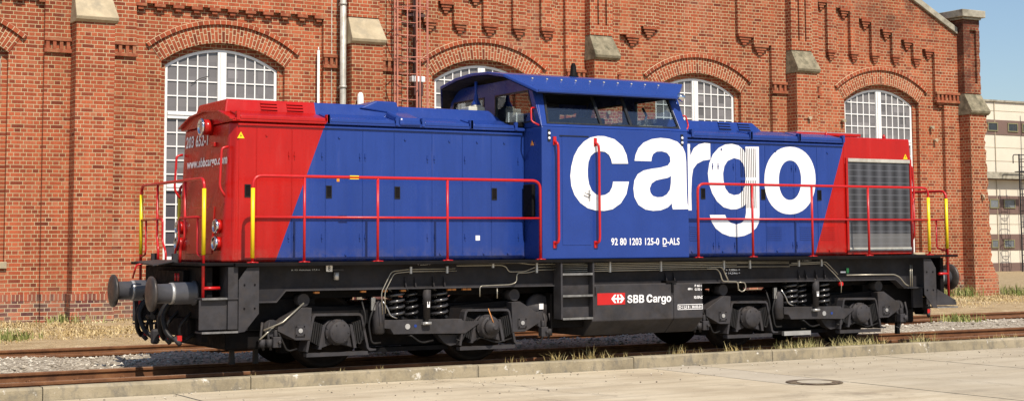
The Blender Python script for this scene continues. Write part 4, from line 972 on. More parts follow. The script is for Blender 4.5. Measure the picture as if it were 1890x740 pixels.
# upper cab walls lean inwards: (u = x, v = height 0..1) -> inclined side plane
ZB, ZT, YB, YT = 3.347, 3.90, 1.52, 1.255
def side_fn(s):
    return lambda u, v: (u, s*(YB + (YT-YB)*(v-ZB)/(ZT-ZB)), v)
for s in (-1, 1):
    outer = [(-1.60, ZB), (1.0, ZB), (.93, ZT+.06), (-1.53, ZT+.06)]
    hole = [(-1.500, 3.385), (.868, 3.385), (.815, ZT-.01), (-1.425, ZT-.01)]
    P(MB().plate(outer, [hole], side_fn(s), (0, -s*.05, 0)), 'window_wall', 'blue', cab, bevel=.006)
    inn = [(-1.462, 3.412), (.832, 3.412), (.782, ZT-.035), (-1.392, ZT-.035)]
    fn = side_fn(s); th = (0, -s*.035, 0)
    fro = lambda u, v, fn=fn, s=s: (fn(u, v)[0], fn(u, v)[1]+s*.006, v)
    wf = P(MB().plate([(-1.498, 3.388), (.866, 3.388), (.813, ZT-.012), (-1.423, ZT-.012)], [inn], fro, th), 'side_window', 'rubber_seal', cab)
    P(MB().plate(inn, (), lambda u, v, fn=fn, s=s: (u, fn(u, v)[1]-s*.012, v), (0, -s*.006, 0)), 'pane', 'cab_glass', wf)
    for xb, xt in ((-.553, -.585), (-.02, -.05)):
        mm = MB(); mm.plate([(xb-.022, 3.413), (xb+.022, 3.413), (xt+.022, ZT-.036), (xt-.022, ZT-.036)], (), fro, th)
        P(mm, 'window_bar', 'rubber_seal', wf)
# end walls of the upper cab with two windows each
for xe, th in ((-1.60, .05), (1.0, -.05)):
    outer = [(-1.518, ZB), (1.518, ZB), (1.254, ZT+.002), (.98, 4.10), (-.98, 4.10), (-1.254, ZT+.002)]
    holes = [[(-1.36, 3.42), (-.16, 3.42), (-.16, 3.90), (-1.15, 3.90)], [(.16, 3.42), (1.36, 3.42), (1.15, 3.90), (.16, 3.90)]]
    ew = P(MB().plate(outer, holes, lambda u, v, xe=xe: (xe, u, v), (th, 0, 0)), 'end_wall', 'blue', cab, bevel=.005)
    for h in holes:
        c = (sum(p[0] for p in h)/4, sum(p[1] for p in h)/4)
        inn = [(c[0]+(p[0]-c[0])*.95, c[1]+(p[1]-c[1])*.9) for p in h]
        wf = P(MB().plate(h, [inn], lambda u, v, xe=xe: (xe-th*.12, u, v), (th*.8, 0, 0)), 'end_window', 'rubber_seal', cab)
        P(MB().plate(inn, (), lambda u, v, xe=xe: (xe+th*.3, u, v), (th*.1, 0, 0)), 'pane', 'cab_glass', wf)
# roof: cambered top, sloping eaves, overhanging visors at both ends
prof = [(-1.50, 3.872), (-1.00, 4.132), (-.5, 4.215), (0, 4.24), (.5, 4.215), (1.00, 4.132), (1.50, 3.872)]
def xo(y, z, s):
    f = min(1, max(0, (abs(y)-1.0)/.5))
    return (-1.93 + .27*f) if s < 0 else (1.30 - .46*f)
m = MB(); n = len(prof)
top = [(xo(y, z, s), y, z) for s in (-1, 1) for y, z in prof]
bot = [(xo(y, z, s), y*(.995), z-.045) for s in (-1, 1) for y, z in prof]
fs = []
for i in range(n-1): fs += [(i, i+1, n+i+1, n+i), (2*n+i, 3*n+i, 3*n+i+1, 2*n+i+1), (i, 2*n+i, 2*n+i+1, i+1), (n+i, n+i+1, 3*n+i+1, 3*n+i)]
fs += [(0, n, 3*n, 2*n), (n-1, 2*n-1+0, 4*n-1, 3*n-1)]
m.add(top+bot, fs); P(m, 'cab_roof', 'blue', cab, bevel=.012)
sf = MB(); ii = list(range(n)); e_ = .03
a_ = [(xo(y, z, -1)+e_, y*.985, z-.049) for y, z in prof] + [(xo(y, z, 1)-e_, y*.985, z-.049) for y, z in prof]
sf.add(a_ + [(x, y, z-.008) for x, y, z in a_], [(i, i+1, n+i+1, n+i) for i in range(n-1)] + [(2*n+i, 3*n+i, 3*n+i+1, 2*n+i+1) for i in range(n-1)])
P(sf, 'roof_shade_sheet', 'interior_dark', cab)  # near-black sheet under the roof, paints in the visor's shade
P(MB().xz([(-1.52, 3.35), (.92, 3.35), (.92, 3.352), (-1.52, 3.352)], -1.40, 1.40), 'cab_floor', 'interior_dark', cab)
for s in (-1, 1):
    m = MB()
    for k in range(10):
        x = -1.52 + k*.251; m.cyl((x, s*1.13, 4.055), (x, s*1.142, 4.083), .016, n=8)
    P(m, 'roof_rivets', 'tread', cab)
    P(MB().box(-1.64, .80, s*1.485, s*1.515, 3.845, 3.874), 'rain_strip', 'blue', cab)
    P(MB().cyl((.88, s*1.42, 3.90), (.98, s*1.46, 3.85), .05, .055, n=12), 'cab_lamp', 'chrome', cab)
P(MB().lathe((-.37, -.45, 4.20), (0, 0, 1), [(0, .085), (.03, .08), (.05, .055), (.19, .04), (.23, .025)], 14), 'roof_antenna', 'dark', cab)
# cab interior
cin = MB(); cin.box(-1.0, .6, -.35, .35, 3.346, 3.46); cin.box(-.25, .35, -.25, .3, 3.46, 3.62); P(cin, 'control_desk', 'interior', cab, bevel=.03)
for x, y in ((-1.08, -.95), (.20, .85)):
    st = MB(); st.box(x-.20, x+.20, y-.06, y+.06, 3.346, 3.48); st.box(x-.13, x+.13, y-.055, y+.055, 3.482, 3.64)
    P(st, 'driver_seat', 'seat', cab, bevel=.045, seg=3)
P(MB().box(-.45, -.22, .2, .95, 3.346, 3.86), 'equipment_cabinet', 'interior', cab, bevel=.02)
P(MB().box(-1.50, -1.25, .12, 1.30, 3.35, 3.94), 'far_window_blackout', 'interior_dark', cab)  # dark box added behind the far end window so its pane looks black
P(MB().box(.30, .75, -1.25, -.80, 3.346, 3.44), 'radio_box', 'cream_box', cab, bevel=.015)
P(MB().tube([(.42, -1.2, 3.44), (.50, -1.15, 3.6), (.46, -1.1, 3.72)], .02, 8), 'desk_lamp', 'steel', cab)
P(MB().tube([(-1.2, -.95, 3.6), (-1.12, -.9, 3.76)], .014, 6), 'microphone', 'seat', cab)
# box and horn on the hood ahead of the cab, under the visor
P(MB().box(-2.04, -1.76, -.14, .10, 3.45, 3.72), 'white_equipment_box', 'cream_box', hl, bevel=.012)
P(MB().box(-1.93, -1.79, -.12, .06, 3.722, 3.75), 'box_lid', 'cream_box', hl, bevel=.01)
P(MB().lathe((-1.86, -.04, 3.75), (0, 0, 1), [(0, .075), (.02, .072), (.08, .04), (.22, .018), (.36, .024)], 16), 'horn', 'blue', hl)
P(MB().box(-1.86, -1.62, -1.06, -.82, 3.36, 3.43), 'mirror_arm', 'dark', cab, bevel=.015)
# cab side: doors, grab rails, small lamps
for s in (-1, 1):
    P(MB().box(-1.26, -.775, s*1.521, s*1.5255, 1.64, 3.20), 'cab_door', 'blue', cab, bevel=.003, seg=1)
    P(MB().box(-1.30, -.80, s*1.5212, s*1.534, 3.212, 3.224), 'door_gutter', 'rubber_seal', cab)
    P(MB().tube([(-.80, s*1.527, 2.36), (-.80, s*1.56, 2.36), (-.90, s*1.565, 2.40)], .010, 6), 'door_handle', 'steel', cab)
    P(MB().box(-.815, -.785, s*1.5262, s*1.535, 2.28, 2.44), 'lock_plate', 'tread', cab)
    for x in (-1.37, -.67):
        t = MB().tube([(x-.02, s*1.525, 3.13), (x-.01, s*1.60, 3.10), (x, s*1.60, 3.02), (x, s*1.60, 1.75), (x-.01, s*1.60, 1.68), (x-.03, s*1.525, 1.66)], .019, 8, bend=.05)
        t.box(x-.045, x+.005, s*1.5215, s*1.54, 3.08, 3.20); t.box(x-.055, x-.005, s*1.5215, s*1.54, 1.60, 1.70)
        P(t, 'grab_rail', 'rail_red', cab)
    for x in (-1.48, .885):
        l = P(MB().box(x-.022, x+.022, s*1.521, s*1.53, 3.13, 3.30), 'marker_plate', 'rubber_seal', cab)
        mk = MB()
        for z in (3.175, 3.245): mk.lathe((x, s*1.530, z), (0, s, 0), [(0, .02), (.010, .02), (.016, .012)], 12)
        P(mk, 'marker_lights', 'white', l)
    P(MB().tube([(-1.60, s*1.33, 3.62), (-1.68, s*1.36, 3.62), (-1.70, s*1.40, 3.42), (-1.61, s*1.47, 3.36)], .013, 8, bend=.04), 'pillar_loop', 'rail_red', cab)
    P(MB().tube([(1.0, s*1.36, 3.60), (1.07, s*1.38, 3.60), (1.09, s*1.42, 3.44), (1.01, s*1.47, 3.37)], .013, 8, bend=.04), 'pillar_loop', 'rail_red', cab)
P(MB().box(-1.66, -1.602, -1.34, -1.08, 2.05, 2.52), 'junction_box', 'dark', cab, bevel=.015)
# --- big lettering: each letter its own flat sheet 4 mm proud of the side it is painted on
def letter(name, outer, holes, y, parent):
    m = MB().xz(outer, y, y-.0015, holes); return P(m, name, 'white', parent)
letter('lettering', L_C, [], -1.5275, cab); letter('lettering', L_A, [L_AH], -1.5225, cab)
letter('lettering', L_R, [], -1.0485, hr); letter('lettering', L_G, [L_GH], -1.0485, hr); letter('lettering', L_O, [L_OH], -1.0485, hr)
text('lettering', '92 80 1203 125-0', (-.42, -1.5225, 1.635), (1, 0, 0), (0, 0, 1), .86, .105, 'white', lo, .022, 1.05)
text('lettering', 'D-ALS', (.505, -1.5225, 1.635), (1, 0, 0), (0, 0, 1), .31, .105, 'white', lo, .022, 1.05)
P(MB().box(.505, .575, -1.5222, -1.524, 1.612, 1.624), 'lettering_underline', 'white')

# --- footplate and main frame
fp = MB(); fp.box(-6.20, 6.20, -1.55, 1.55, 1.392, 1.438); P(fp, 'footplate', 'dark', bevel=.006)
for s in (-1, 1):
    P(MB().box(min(s*6.203, s*6.66), max(s*6.203, s*6.66), -1.50, 1.50, 1.405, 1.440), 'end_platform', 'dark', bevel=.005)
    m = MB(); m.hexa([(s*6.60, -.42, 1.46), (s*6.92, -.40, 1.40), (s*6.92, .45, 1.44), (s*6.60, .47, 1.46), (s*6.60, -.42, 1.475), (s*6.92, -.40, 1.415), (s*6.92, .45, 1.455), (s*6.60, .47, 1.475)])
    m.box(min(s*6.55, s*6.62), max(s*6.55, s*6.62), -.30, -.24, 1.44, 1.56); m.box(min(s*6.55, s*6.62), max(s*6.55, s*6.62), .62, .68, 1.44, 1.56)
    P(m, 'fold_down_plate', 'grey')
for s in (-1, 1):
    q = [(-6.10, .93), (-5.56, .93), (-5.43, 1.075), (5.36, 1.045), (5.56, .90), (6.10, .90), (6.10, 1.39), (-6.10, 1.39)]
    y0 = s*1.30
    P(MB().xz(q, y0, y0-s*.03), 'main_frame', 'sill')
    fl = MB()
    for (a, b) in ((0, 1), (1, 2), (2, 3), (3, 4), (4, 5)):
        (x0, z0), (x1, z1) = q[a], q[b]
        fl.hexa([(x0, y0+s*.05, z0-.012), (x1, y0+s*.05, z1-.012), (x1, y0-s*.10, z1-.012), (x0, y0-s*.10, z0-.012), (x0, y0+s*.05, z0+.008), (x1, y0+s*.05, z1+.008), (x1, y0-s*.10, z1+.008), (x0, y0-s*.10, z0+.008)])
    P(fl, 'frame_flange', 'grey')
    for x in (-3.68, -3.53, -3.25, -3.08, -.98, .70, .85, 3.30, 3.45, 3.66, 3.84): P(MB().hexa([(x-.008, y0, 1.08), (x+.008, y0, 1.08), (x+.008, y0+s*.055, 1.08), (x-.008, y0+s*.055, 1.08), (x-.008, y0, 1.22), (x+.008, y0, 1.22), (x+.008, y0+s*.012, 1.22), (x-.008, y0+s*.012, 1.22)]), 'frame_rib', 'sill')
P(MB().box(-6.0, 6.0, -1.0, 1.0, .95, 1.38), 'frame_core', 'dark')
P(MB().box(-6.08, -4.9, -1.05, 1.05, .55, .949), 'frame_end_box', 'dark'); P(MB().box(4.9, 6.08, -1.05, 1.05, .55, .949), 'frame_end_box', 'dark')
# frame pipework on the near side
def pipe(pts, r=.0075, mat='pipe', y=-1.385, bend=.05, name='air_pipe'):
    P(MB().tube([(p[0], p[2] if len(p) > 2 else y, p[1]) for p in pts], r, 6, bend=bend), name, mat)
pipe([(-4.05, .72), (-4.07, 1.02), (-3.92, 1.30), (-3.66, 1.325), (-2.94, 1.325)]); pipe([(-4.01, .74), (-4.02, 1.02), (-3.88, 1.275), (-3.64, 1.295), (-2.92, 1.295)])
pipe([(-2.92, 1.365), (-2.2, 1.365), (-2.12, 1.34), (-2.08, 1.27), (-1.82, 1.27), (-1.64, 1.33), (-1.25, 1.335)])
pipe([(-2.9, 1.395), (-1.9, 1.393), (-1.7, 1.37), (1.55, 1.372), (3.05, 1.36)], r=.008)
pipe([(-2.55, .93), (-2.55, 1.08), (-2.05, 1.09), (-1.95, 1.12), (-1.95, 1.25), (-1.75, 1.255), (-1.6, 1.29), (-1.2, 1.292)])
pipe([(-2.27, .90), (-2.27, 1.04)]); pipe([(-1.25, 1.345), (1.6, 1.35), (3.05, 1.335)], r=.008)
pipe([(-1.25, 1.318), (1.6, 1.325), (2.0, 1.32)], r=.008); pipe([(-1.25, 1.29), (1.45, 1.297), (3.06, 1.285)], r=.009)
pipe([(-1.25, 1.26), (1.42, 1.265)], r=.009)
pipe([(1.42, 1.268), (1.62, 1.266), (1.68, 1.20), (1.72, 1.07), (2.02, 1.06), (2.03, .93)], r=.011); pipe([(1.50, 1.295), (1.72, 1.29), (1.78, 1.18), (1.84, 1.07)], r=.011)
pipe([(2.03, 1.05), (2.16, 1.05), (2.18, .95), (2.10, .90), (2.03, .94)], r=.010)
pipe([(3.06, 1.31), (3.78, 1.325), (4.02, 1.13), (4.14, 1.02), (4.13, .85)]); pipe([(3.10, 1.335), (3.82, 1.35), (4.07, 1.14)])
pipe([(4.25, 1.13), (5.30, 1.125), (5.42, 1.08), (5.54, .96), (5.62, .93)], r=.012)
pipe([(5.66, 1.28), (5.66, .92)], r=.009); pipe([(5.70, 1.28), (5.70, .92)], r=.009)
for x, z0, z1 in ((-3.63, 1.265, 1.36), (-3.07, 1.265, 1.36), (-2.34, 1.33, 1.41), (-1.62, 1.25, 1.41), (-.36, 1.24, 1.40), (.56, 1.24, 1.40), (1.75, 1.25, 1.40), (2.26, 1.26, 1.40), (3.25, 1.28, 1.38), (3.72, 1.28, 1.39)):
    P(MB().box(x-.014, x+.014, -1.37, -1.402, z0, z1), 'pipe_clamp', 'tread')
P(MB().box(-4.86, -4.77, -1.335, -1.345, 1.31, 1.40), 'white_tag', 'white'); text('lettering', '8', (-4.835, -1.3458, 1.325), (1, 0, 0), (0, 0, 1), .035, .06, 'black', lo, .02)
P(MB().cyl((-4.72, -1.36, 1.30), (-4.72, -1.36, 1.20), .035, n=10), 'frame_lamp', 'tread'); P(MB().box(-4.77, -4.62, -1.35, -1.37, 1.32, 1.34), 'lamp_arm', 'grey')
P(MB().box(4.30, 4.35, -1.332, -1.338, 1.16, 1.24), 'green_tag', 'green'); P(MB().box(4.17, 4.28, -1.332, -1.337, 1.165, 1.19), 'white_tag', 'white')
P(MB().cyl((4.17, -1.30, .99), (4.17, -1.36, .99), .035, n=10), 'drain_valve', 'rail_red')
text('lettering', '+ 7,00m +', (1.83, -1.334, 1.225), (1, 0, 0), (0, 0, 1), .28, .032, 'white', lo, .02)
text('lettering', '+ 14,24m +', (1.82, -1.334, 1.175), (1, 0, 0), (0, 0, 1), .29, .032, 'white', lo, .02)
text('lettering', '+ 2,30m +', (-3.50, -1.334, 1.375), (1, 0, 0), (0, 0, 1), .20, .022, 'tread', lo, .02)
text('lettering', '+ 2,30m +', (3.36, -1.334, 1.36), (1, 0, 0), (0, 0, 1), .20, .022, 'tread', lo, .02)
text('lettering', 'R 75 Achslast 17,5 t', (-5.35, -1.334, 1.325), (1, 0, 0), (0, 0, 1), .40, .020, 'tread', lo, .01)
m = MB()
for x in (-4.98, -4.30, -3.98, -3.70, -2.98, -2.92, -2.74, -2.68): m.box(x, x+.07, -1.19, -1.24, 1.02, 1.045)
P(m, 'cable_clips', 'copper')

# --- fuel tank, cab steps
tk = MB(); pr = [(-1.45, 1.065), (-1.45, .535), (-1.20, .315), (1.20, .315), (1.45, .535), (1.45, 1.065)]
def prism(mb, x0, x1, pr, dx=0.0):
    n = len(pr); mb.add([(x0, y, z) for y, z in pr]+[(x1, y, z) for y, z in pr], [tuple(range(n)), tuple(reversed(range(n, 2*n)))] + [(i, (i+1) % n, n+(i+1) % n, n+i) for i in range(n)]); return mb
tank = P(prism(tk, -.72, .745, pr), 'fuel_tank', 'grey', bevel=.015)
P(prism(MB(), .75, 1.29, [(y*.999, z-.004*(z > 1)) for y, z in pr]), 'tank_end_box', 'grey', bevel=.015)
P(MB().box(-.70, -.67, -1.452, -1.475, .90, 1.03), 'tank_bracket', 'dark', tank); P(MB().box(.70, .73, -1.452, -1.475, .92, 1.06), 'tank_bracket', 'dark', tank)
P(MB().box(.60, .80, -1.331, -1.47, 1.07, 1.10), 'tank_hanger', 'dark', tank)
lg = P(MB().box(-.63, -.14, -1.4515, -1.454, .768, .938), 'emblem_field', 'rail_red', tank)
m = MB(); cx_, cz_ = -.268, .853
for s in (-1, 1):
    m.xz([(cx_+s*.118, cz_), (cx_+s*.062, cz_+.062), (cx_+s*.026, cz_+.062), (cx_+s*.066, cz_+.014), (cx_+s*.0135, cz_+.014), (cx_+s*.0135, cz_-.014), (cx_+s*.066, cz_-.014), (cx_+s*.026, cz_-.062), (cx_+s*.062, cz_-.062)], -1.4545, -1.456)
m.xz([(cx_-.013, cz_-.062), (cx_+.013, cz_-.062), (cx_+.013, cz_+.062), (cx_-.013, cz_+.062)], -1.4545, -1.456)
P(m, 'arrow_cross_emblem', 'white', tank)
G_S = [(.97, .70), (.70, .70), (.67, .80), (.52, .85), (.37, .82), (.33, .74), (.40, .66), (.72, .57), (.93, .46), (1.0, .30), (.95, .14), (.78, .03), (.50, -.02), (.22, .03), (.05, .16), (.0, .32), (.28, .32), (.33, .19), (.50, .13), (.66, .16), (.72, .26), (.63, .35), (.30, .44), (.10, .55), (.05, .72), (.12, .88), (.30, .98), (.52, 1.01), (.77, .97), (.92, .86)]
G_B = [(0, 0), (.58, 0), (.80, .04), (.95, .15), (.98, .30), (.92, .45), (.78, .53), (.90, .62), (.93, .75), (.87, .90), (.72, .98), (.52, 1), (0, 1)]
G_B1 = [(.27, .17), (.52, .17), (.66, .21), (.70, .30), (.65, .39), (.52, .43), (.27, .43)]; G_B2 = [(.27, .60), (.50, .60), (.62, .64), (.66, .71), (.62, .79), (.50, .83), (.27, .83)]
def glyph(x, w, z, h, outer, holes=()):
    xs_ = [p[0] for p in outer]; zs_ = [p[1] for p in outer]; a, b, c, d = min(xs_), max(xs_), min(zs_), max(zs_)
    f = lambda q: [(x + (p[0]-a)/(b-a)*w, z + (p[1]-c)/(d-c)*h) for p in q]
    letter('lettering', f(outer), [f(q) for q in holes], -1.4525, tank)
H_ = .118
glyph(-.10, .092, .785, H_, G_S); glyph(.008, .090, .785, H_, G_B, (G_B1, G_B2)); glyph(.112, .090, .785, H_, G_B, (G_B1, G_B2))
glyph(.245, .108, .784, H_+.003, L_C); glyph(.362, .082, .784, .088, L_A, (L_AH,)); glyph(.455, .050, .785, .088, L_R); glyph(.512, .086, .752, .120, L_G, (L_GH,)); glyph(.608, .088, .784, .089, L_O, (L_OH,))
for s_, x, z, w, h in (('68 t', 1.01, .955, .085, .034), ('P 66 t', 1.14, 1.00, .13, .034), ('G 52 t', 1.14, .945, .13, .034), ('KE-GPmZ', 1.125, .822, .16, .042)):
    text('lettering', s_, (x, -1.4525, z), (1, 0, 0), (0, 0, 1), w, h, 'white', tank, .03)
P(MB().xz([(.815, .662), (1.283, .662), (1.283, .742), (.815, .742)], -1.4525, -1.4545, [[(.824, .671), (1.274, .671), (1.274, .733), (.824, .733)]]), 'revision_frame', 'white', tank)
text('lettering', 'Del LS 8 : 30.03.01', (.84, -1.4525, .68), (1, 0, 0), (0, 0, 1), .42, .042, 'white', tank, .03)
for s in (-1, 1):
    stp = MB()
    for x in (-1.30, -.755): stp.box(x, x+.028, s*1.33, s*1.53, .585, 1.39)
    sp = P(stp, 'cab_steps', 'grey')
    for z in (1.235, .925, .60):
        P(MB().box(-1.27, -.757, s*1.36, s*1.525, z-.02, z), 'step_tread', 'grey', sp); P(MB().box(-1.27, -.757, s*1.526, s*1.534, z-.026, z+.004), 'step_edge', 'edge', sp)
    for z0, z1 in ((.605, .90), (.93, 1.21)): P(MB().box(-1.27, -.757, s*1.40, s*1.412, z0, z1), 'step_back', 'grey', sp)
P(MB().lathe((-1.42, -1.05, .72), (0, -1, 0), [(0, .22), (.05, .22), (.07, .19), (.09, .07), (.12, .05)], 24), 'fan_drive', 'grey')
P(MB().box(-1.46, -1.39, -1.171, -1.19, .72, .80), 'white_tag', 'white')

# --- corner steps with upright plates
for sx in (-1, 1):
    for sy in (-1, 1):
        X = lambda v: sx*v
        def bx_(mb, x0, x1, y0, y1, z0, z1): return mb.box(min(X(x0), X(x1)), max(X(x0), X(x1)), sy*y0, sy*y1, z0, z1)
        q = [(5.86, .79), (6.05, .565), (6.135, .555), (6.135, 1.22), (6.02, 1.38), (5.86, 1.385)]
        cs = P(MB().xz([(X(a), b) for a, b in q], sy*1.50, sy*1.485), 'corner_step', 'grey', bevel=.003)
        m = MB()
        (bx_(m, 6.14, 6.27, 1.20, 1.48, .60, 1.39) if sx < 0 else None); bx_(m, 5.9, 6.27 if sx < 0 else 6.12, 1.15, 1.198, .56, 1.39); P(m, 'step_box', 'grey', cs)
        m = MB(); bx_(m, 6.275, 6.64, 1.43, 1.445, .60, .975) if sx < 0 else bx_(m, 6.275, 6.55, 1.12, 1.13, .60, .9); P(m, 'step_back', 'grey', cs)
        for z in ((1.0, .575) if sx < 0 else (.575,)):
            m = MB(); bx_(m, 6.14, 6.62, 1.236, 1.50, z-.02, z); P(m, 'step_tread', 'grey', cs)
            m = MB(); bx_(m, 6.14 if z < .9 else 6.29, 6.62, 1.501, 1.508, z-.022, z+.002); P(m, 'step_edge', 'edge', cs)
        if sx > 0: P(MB().xz([(X(6.14), .60), (X(6.60), .60), (X(6.58), .68), (X(6.16), .87)], sy*1.495, sy*1.480), 'step_gusset', 'grey', cs)
        m = MB()
        for x in (5.92, 6.06):
            for z in (.86, 1.16): m.cyl((X(x), sy*1.501, z), (X(x), sy*1.512, z), .012, n=6)
        P(m, 'plate_bolts', 'dark', cs)
# --- hand rails
def side_rail(x0, x1, posts, yel, y):
    t = MB(); z0, z1, zm = 1.44, 2.56, 2.025; s = 1 if x1 > x0 else -1
    t.tube([(x0, y, z0), (x0, y, z1), (x1, y, z1), (x1, y, z0)], .021, 8, bend=.13)
    t.tube([(x0, y, zm), (x1, y, zm)], .016, 8)
    for p in posts: t.cyl((p, y, z0), (p, y, z1-.01), .019, n=8)
    for p in list(posts)+[x0, x1]: t.cyl((p, y, 1.439), (p, y, 1.452), .05, n=10); t.box(p-.075, p+.075, y-.02, y+.02, 1.439, 1.449)
    r = P(t, 'side_handrail', 'rail_red')
    P(MB().cyl((yel, y, 1.50), (yel, y, 2.40), .026, n=10), 'yellow_post', 'yellow', r)
for y in (-1.50, 1.50):
    side_rail(-5.955, -1.62, (-5.24, -4.18, -3.12), -5.955, y); side_rail(1.185, 6.0, (2.24, 3.45, 4.65), 6.0, y)
P(MB().box(-4.60, -4.47, -1.523, -1.478, 2.535, 2.545).box(-4.60, -4.47, -1.523, -1.478, 2.570, 2.584), 'rail_tag', 'yellow')
for s in (-1, 1):
    x = s*6.56; t = MB(); yy = 1.36
    t.tube([(x, -yy, .66), (x, -yy, 2.52), (x, yy, 2.52), (x, yy, .66)], .021, 8, bend=.13)
    for y in (-.60, .60):
        t.tube([(x, y, 2.51), (x, y, 1.78), (x+s*.02, y-.12*(1 if y > 0 else -1), 1.62), (x+s*.02, y-.12*(1 if y > 0 else -1), 1.44)], .019, 8, bend=.05)
    for sg in (-1, 1):
        t.tube([(x, sg*yy, 2.03), (x, sg*.36, 2.03), (x, sg*.36, 1.72), (x, sg*.20, 1.58), (x, sg*.20, 1.44)], .016, 8, bend=.07)
        t.tube([(x, sg*1.12, 2.03), (x, sg*1.12, 1.55), (x, sg*yy, 1.50)], .015, 8, bend=.06)
        t.tube([(x, sg*yy, 1.12), (x-s*.22, sg*yy, 1.12)], .022, 8)
    r = P(t, 'end_handrail', 'rail_red')
    for sg in (-1, 1): P(MB().cyl((x, sg*yy, 1.545), (x, sg*yy, 2.39), .026, n=10), 'yellow_post', 'yellow', r)
    P(MB().tube([(s*6.75, .52, 1.43), (s*6.86, .56, 1.40), (s*6.90, .58, 1.22)], .015, 6, bend=.03), 'coupling_lever', 'rail_red')
# --- buffer beams, buffers, hook, hoses
for s in (-1, 1):
    bb = P(MB().box(min(s*6.42, s*6.50), max(s*6.42, s*6.50), -1.32, 1.32, .72, 1.39), 'buffer_beam', 'dark', bevel=.01)
    for y in (-.875, .875):
        b = P(MB().lathe((s*6.50, y, 1.05), (s, 0, 0), [(0, .160), (.03, .160), (.035, .142), (.30, .142), (.302, .128), (.53, .125)], 28), 'buffer', 'buffer_grey')
        P(MB().lathe((s*6.795, y, 1.05), (s, 0, 0), [(0, .132), (.002, .139), (.045, .139), (.047, .132)], 28), 'buffer_ring', 'tread', b)
        P(MB().lathe((s*7.03, y, 1.05), (s, 0, 0), [(0, .13), (.03, .215), (.045, .225), (.065, .225), (.078, .20), (.088, .12), (.09, .02)], 36), 'buffer_plate', 'buffer_face', b)
        P(MB().box(min(s*6.36, s*6.44), max(s*6.36, s*6.44), y-.10, y+.12, .42, .70), 'rail_guard', 'dark')
    hk = MB().box(min(s*6.5, s*6.78), max(s*6.5, s*6.78), -.03, .03, 1.0, 1.10); hk.tube([(s*6.76, 0, 1.05), (s*6.86, 0, 1.06), (s*6.90, 0, 1.0), (s*6.85, 0, .94)], .035, 10)
    P(hk, 'draw_hook', 'dark')
    P(MB().tube([(s*6.83, -.03, 1.0), (s*6.82, -.05, .70), (s*6.80, 0, .50), (s*6.82, .05, .70), (s*6.83, .03, 1.0)], .022, 8, bend=.08).cyl((s*6.82, -.10, .72), (s*6.82, .12, .72), .035, n=10), 'screw_coupling', 'dark')
    P(MB().box(min(s*6.72, s*6.82), max(s*6.72, s*6.82), -.10, .02, .36, .56), 'coupling_link', 'grey', bevel=.03)
    for y, yb in ((-.46, -.30), (-.58, -.72), (.46, .22), (.56, .75)):
        hs = P(MB().tube([(s*6.50, y, .92), (s*6.74, y, .93), (s*6.84, y+.02, .74), (s*6.80, (y+yb)/2, .52), (s*6.72, yb, .44)], .034, 10, bend=.2), 'air_hose', 'black')
        P(MB().cyl((s*6.72, yb, .47), (s*6.66, yb-.06, .38), .038, .030, n=10), 'hose_coupling', 'grey', hs)
        P(MB().box(min(s*6.70, s*6.64), max(s*6.70, s*6.64), yb-.06, yb+.00, .43, .50), 'valve_handle', 'rail_red', hs)
    for y in (-.30, -.42): P(MB().cyl((s*6.56, y, 1.20), (s*6.56, y, 1.30), .035, n=10), 'air_cock', 'rail_red')
    P(MB().box(min(s*6.50, s*6.58), max(s*6.50, s*6.58), -.62, .50, 1.16, 1.34), 'socket_panel', 'dark', bevel=.01)
    text('lettering', '203 125', (s*6.582, .10*-s, 1.25), (0, s, 0), (0, 0, 1), .30, .05, 'tread', lo, .01) if False else None
    P(MB().box(min(s*6.3, s*6.42), max(s*6.3, s*6.42), -1.0, -.4, .50, .72), 'brake_valve_box', 'dark', bevel=.02); P(MB().box(min(s*6.3, s*6.42), max(s*6.3, s*6.42), .3, 1.0, .48, .72), 'brake_valve_box', 'dark', bevel=.02)

for s in (-1, 1):
    P(MB().box(min(s*5.50, s*6.12), max(s*5.50, s*6.12), -.98, .98, .30, .548), 'sand_box', 'dark', bevel=.03)
    P(MB().box(min(s*6.30, s*6.50), max(s*6.30, s*6.50), -.62, .80, .46, .718), 'drawgear_box', 'dark', bevel=.03)
    for y, z in ((-.70, .40), (-.15, .36), (.30, .42), (.72, .38)):
        P(MB().tube([(s*6.48, y, .80), (s*6.66, y+.03, .60), (s*6.58, y+.10, z), (s*6.44, y+.06, .50)], .022, 8, bend=.12), 'brake_hose', 'black')
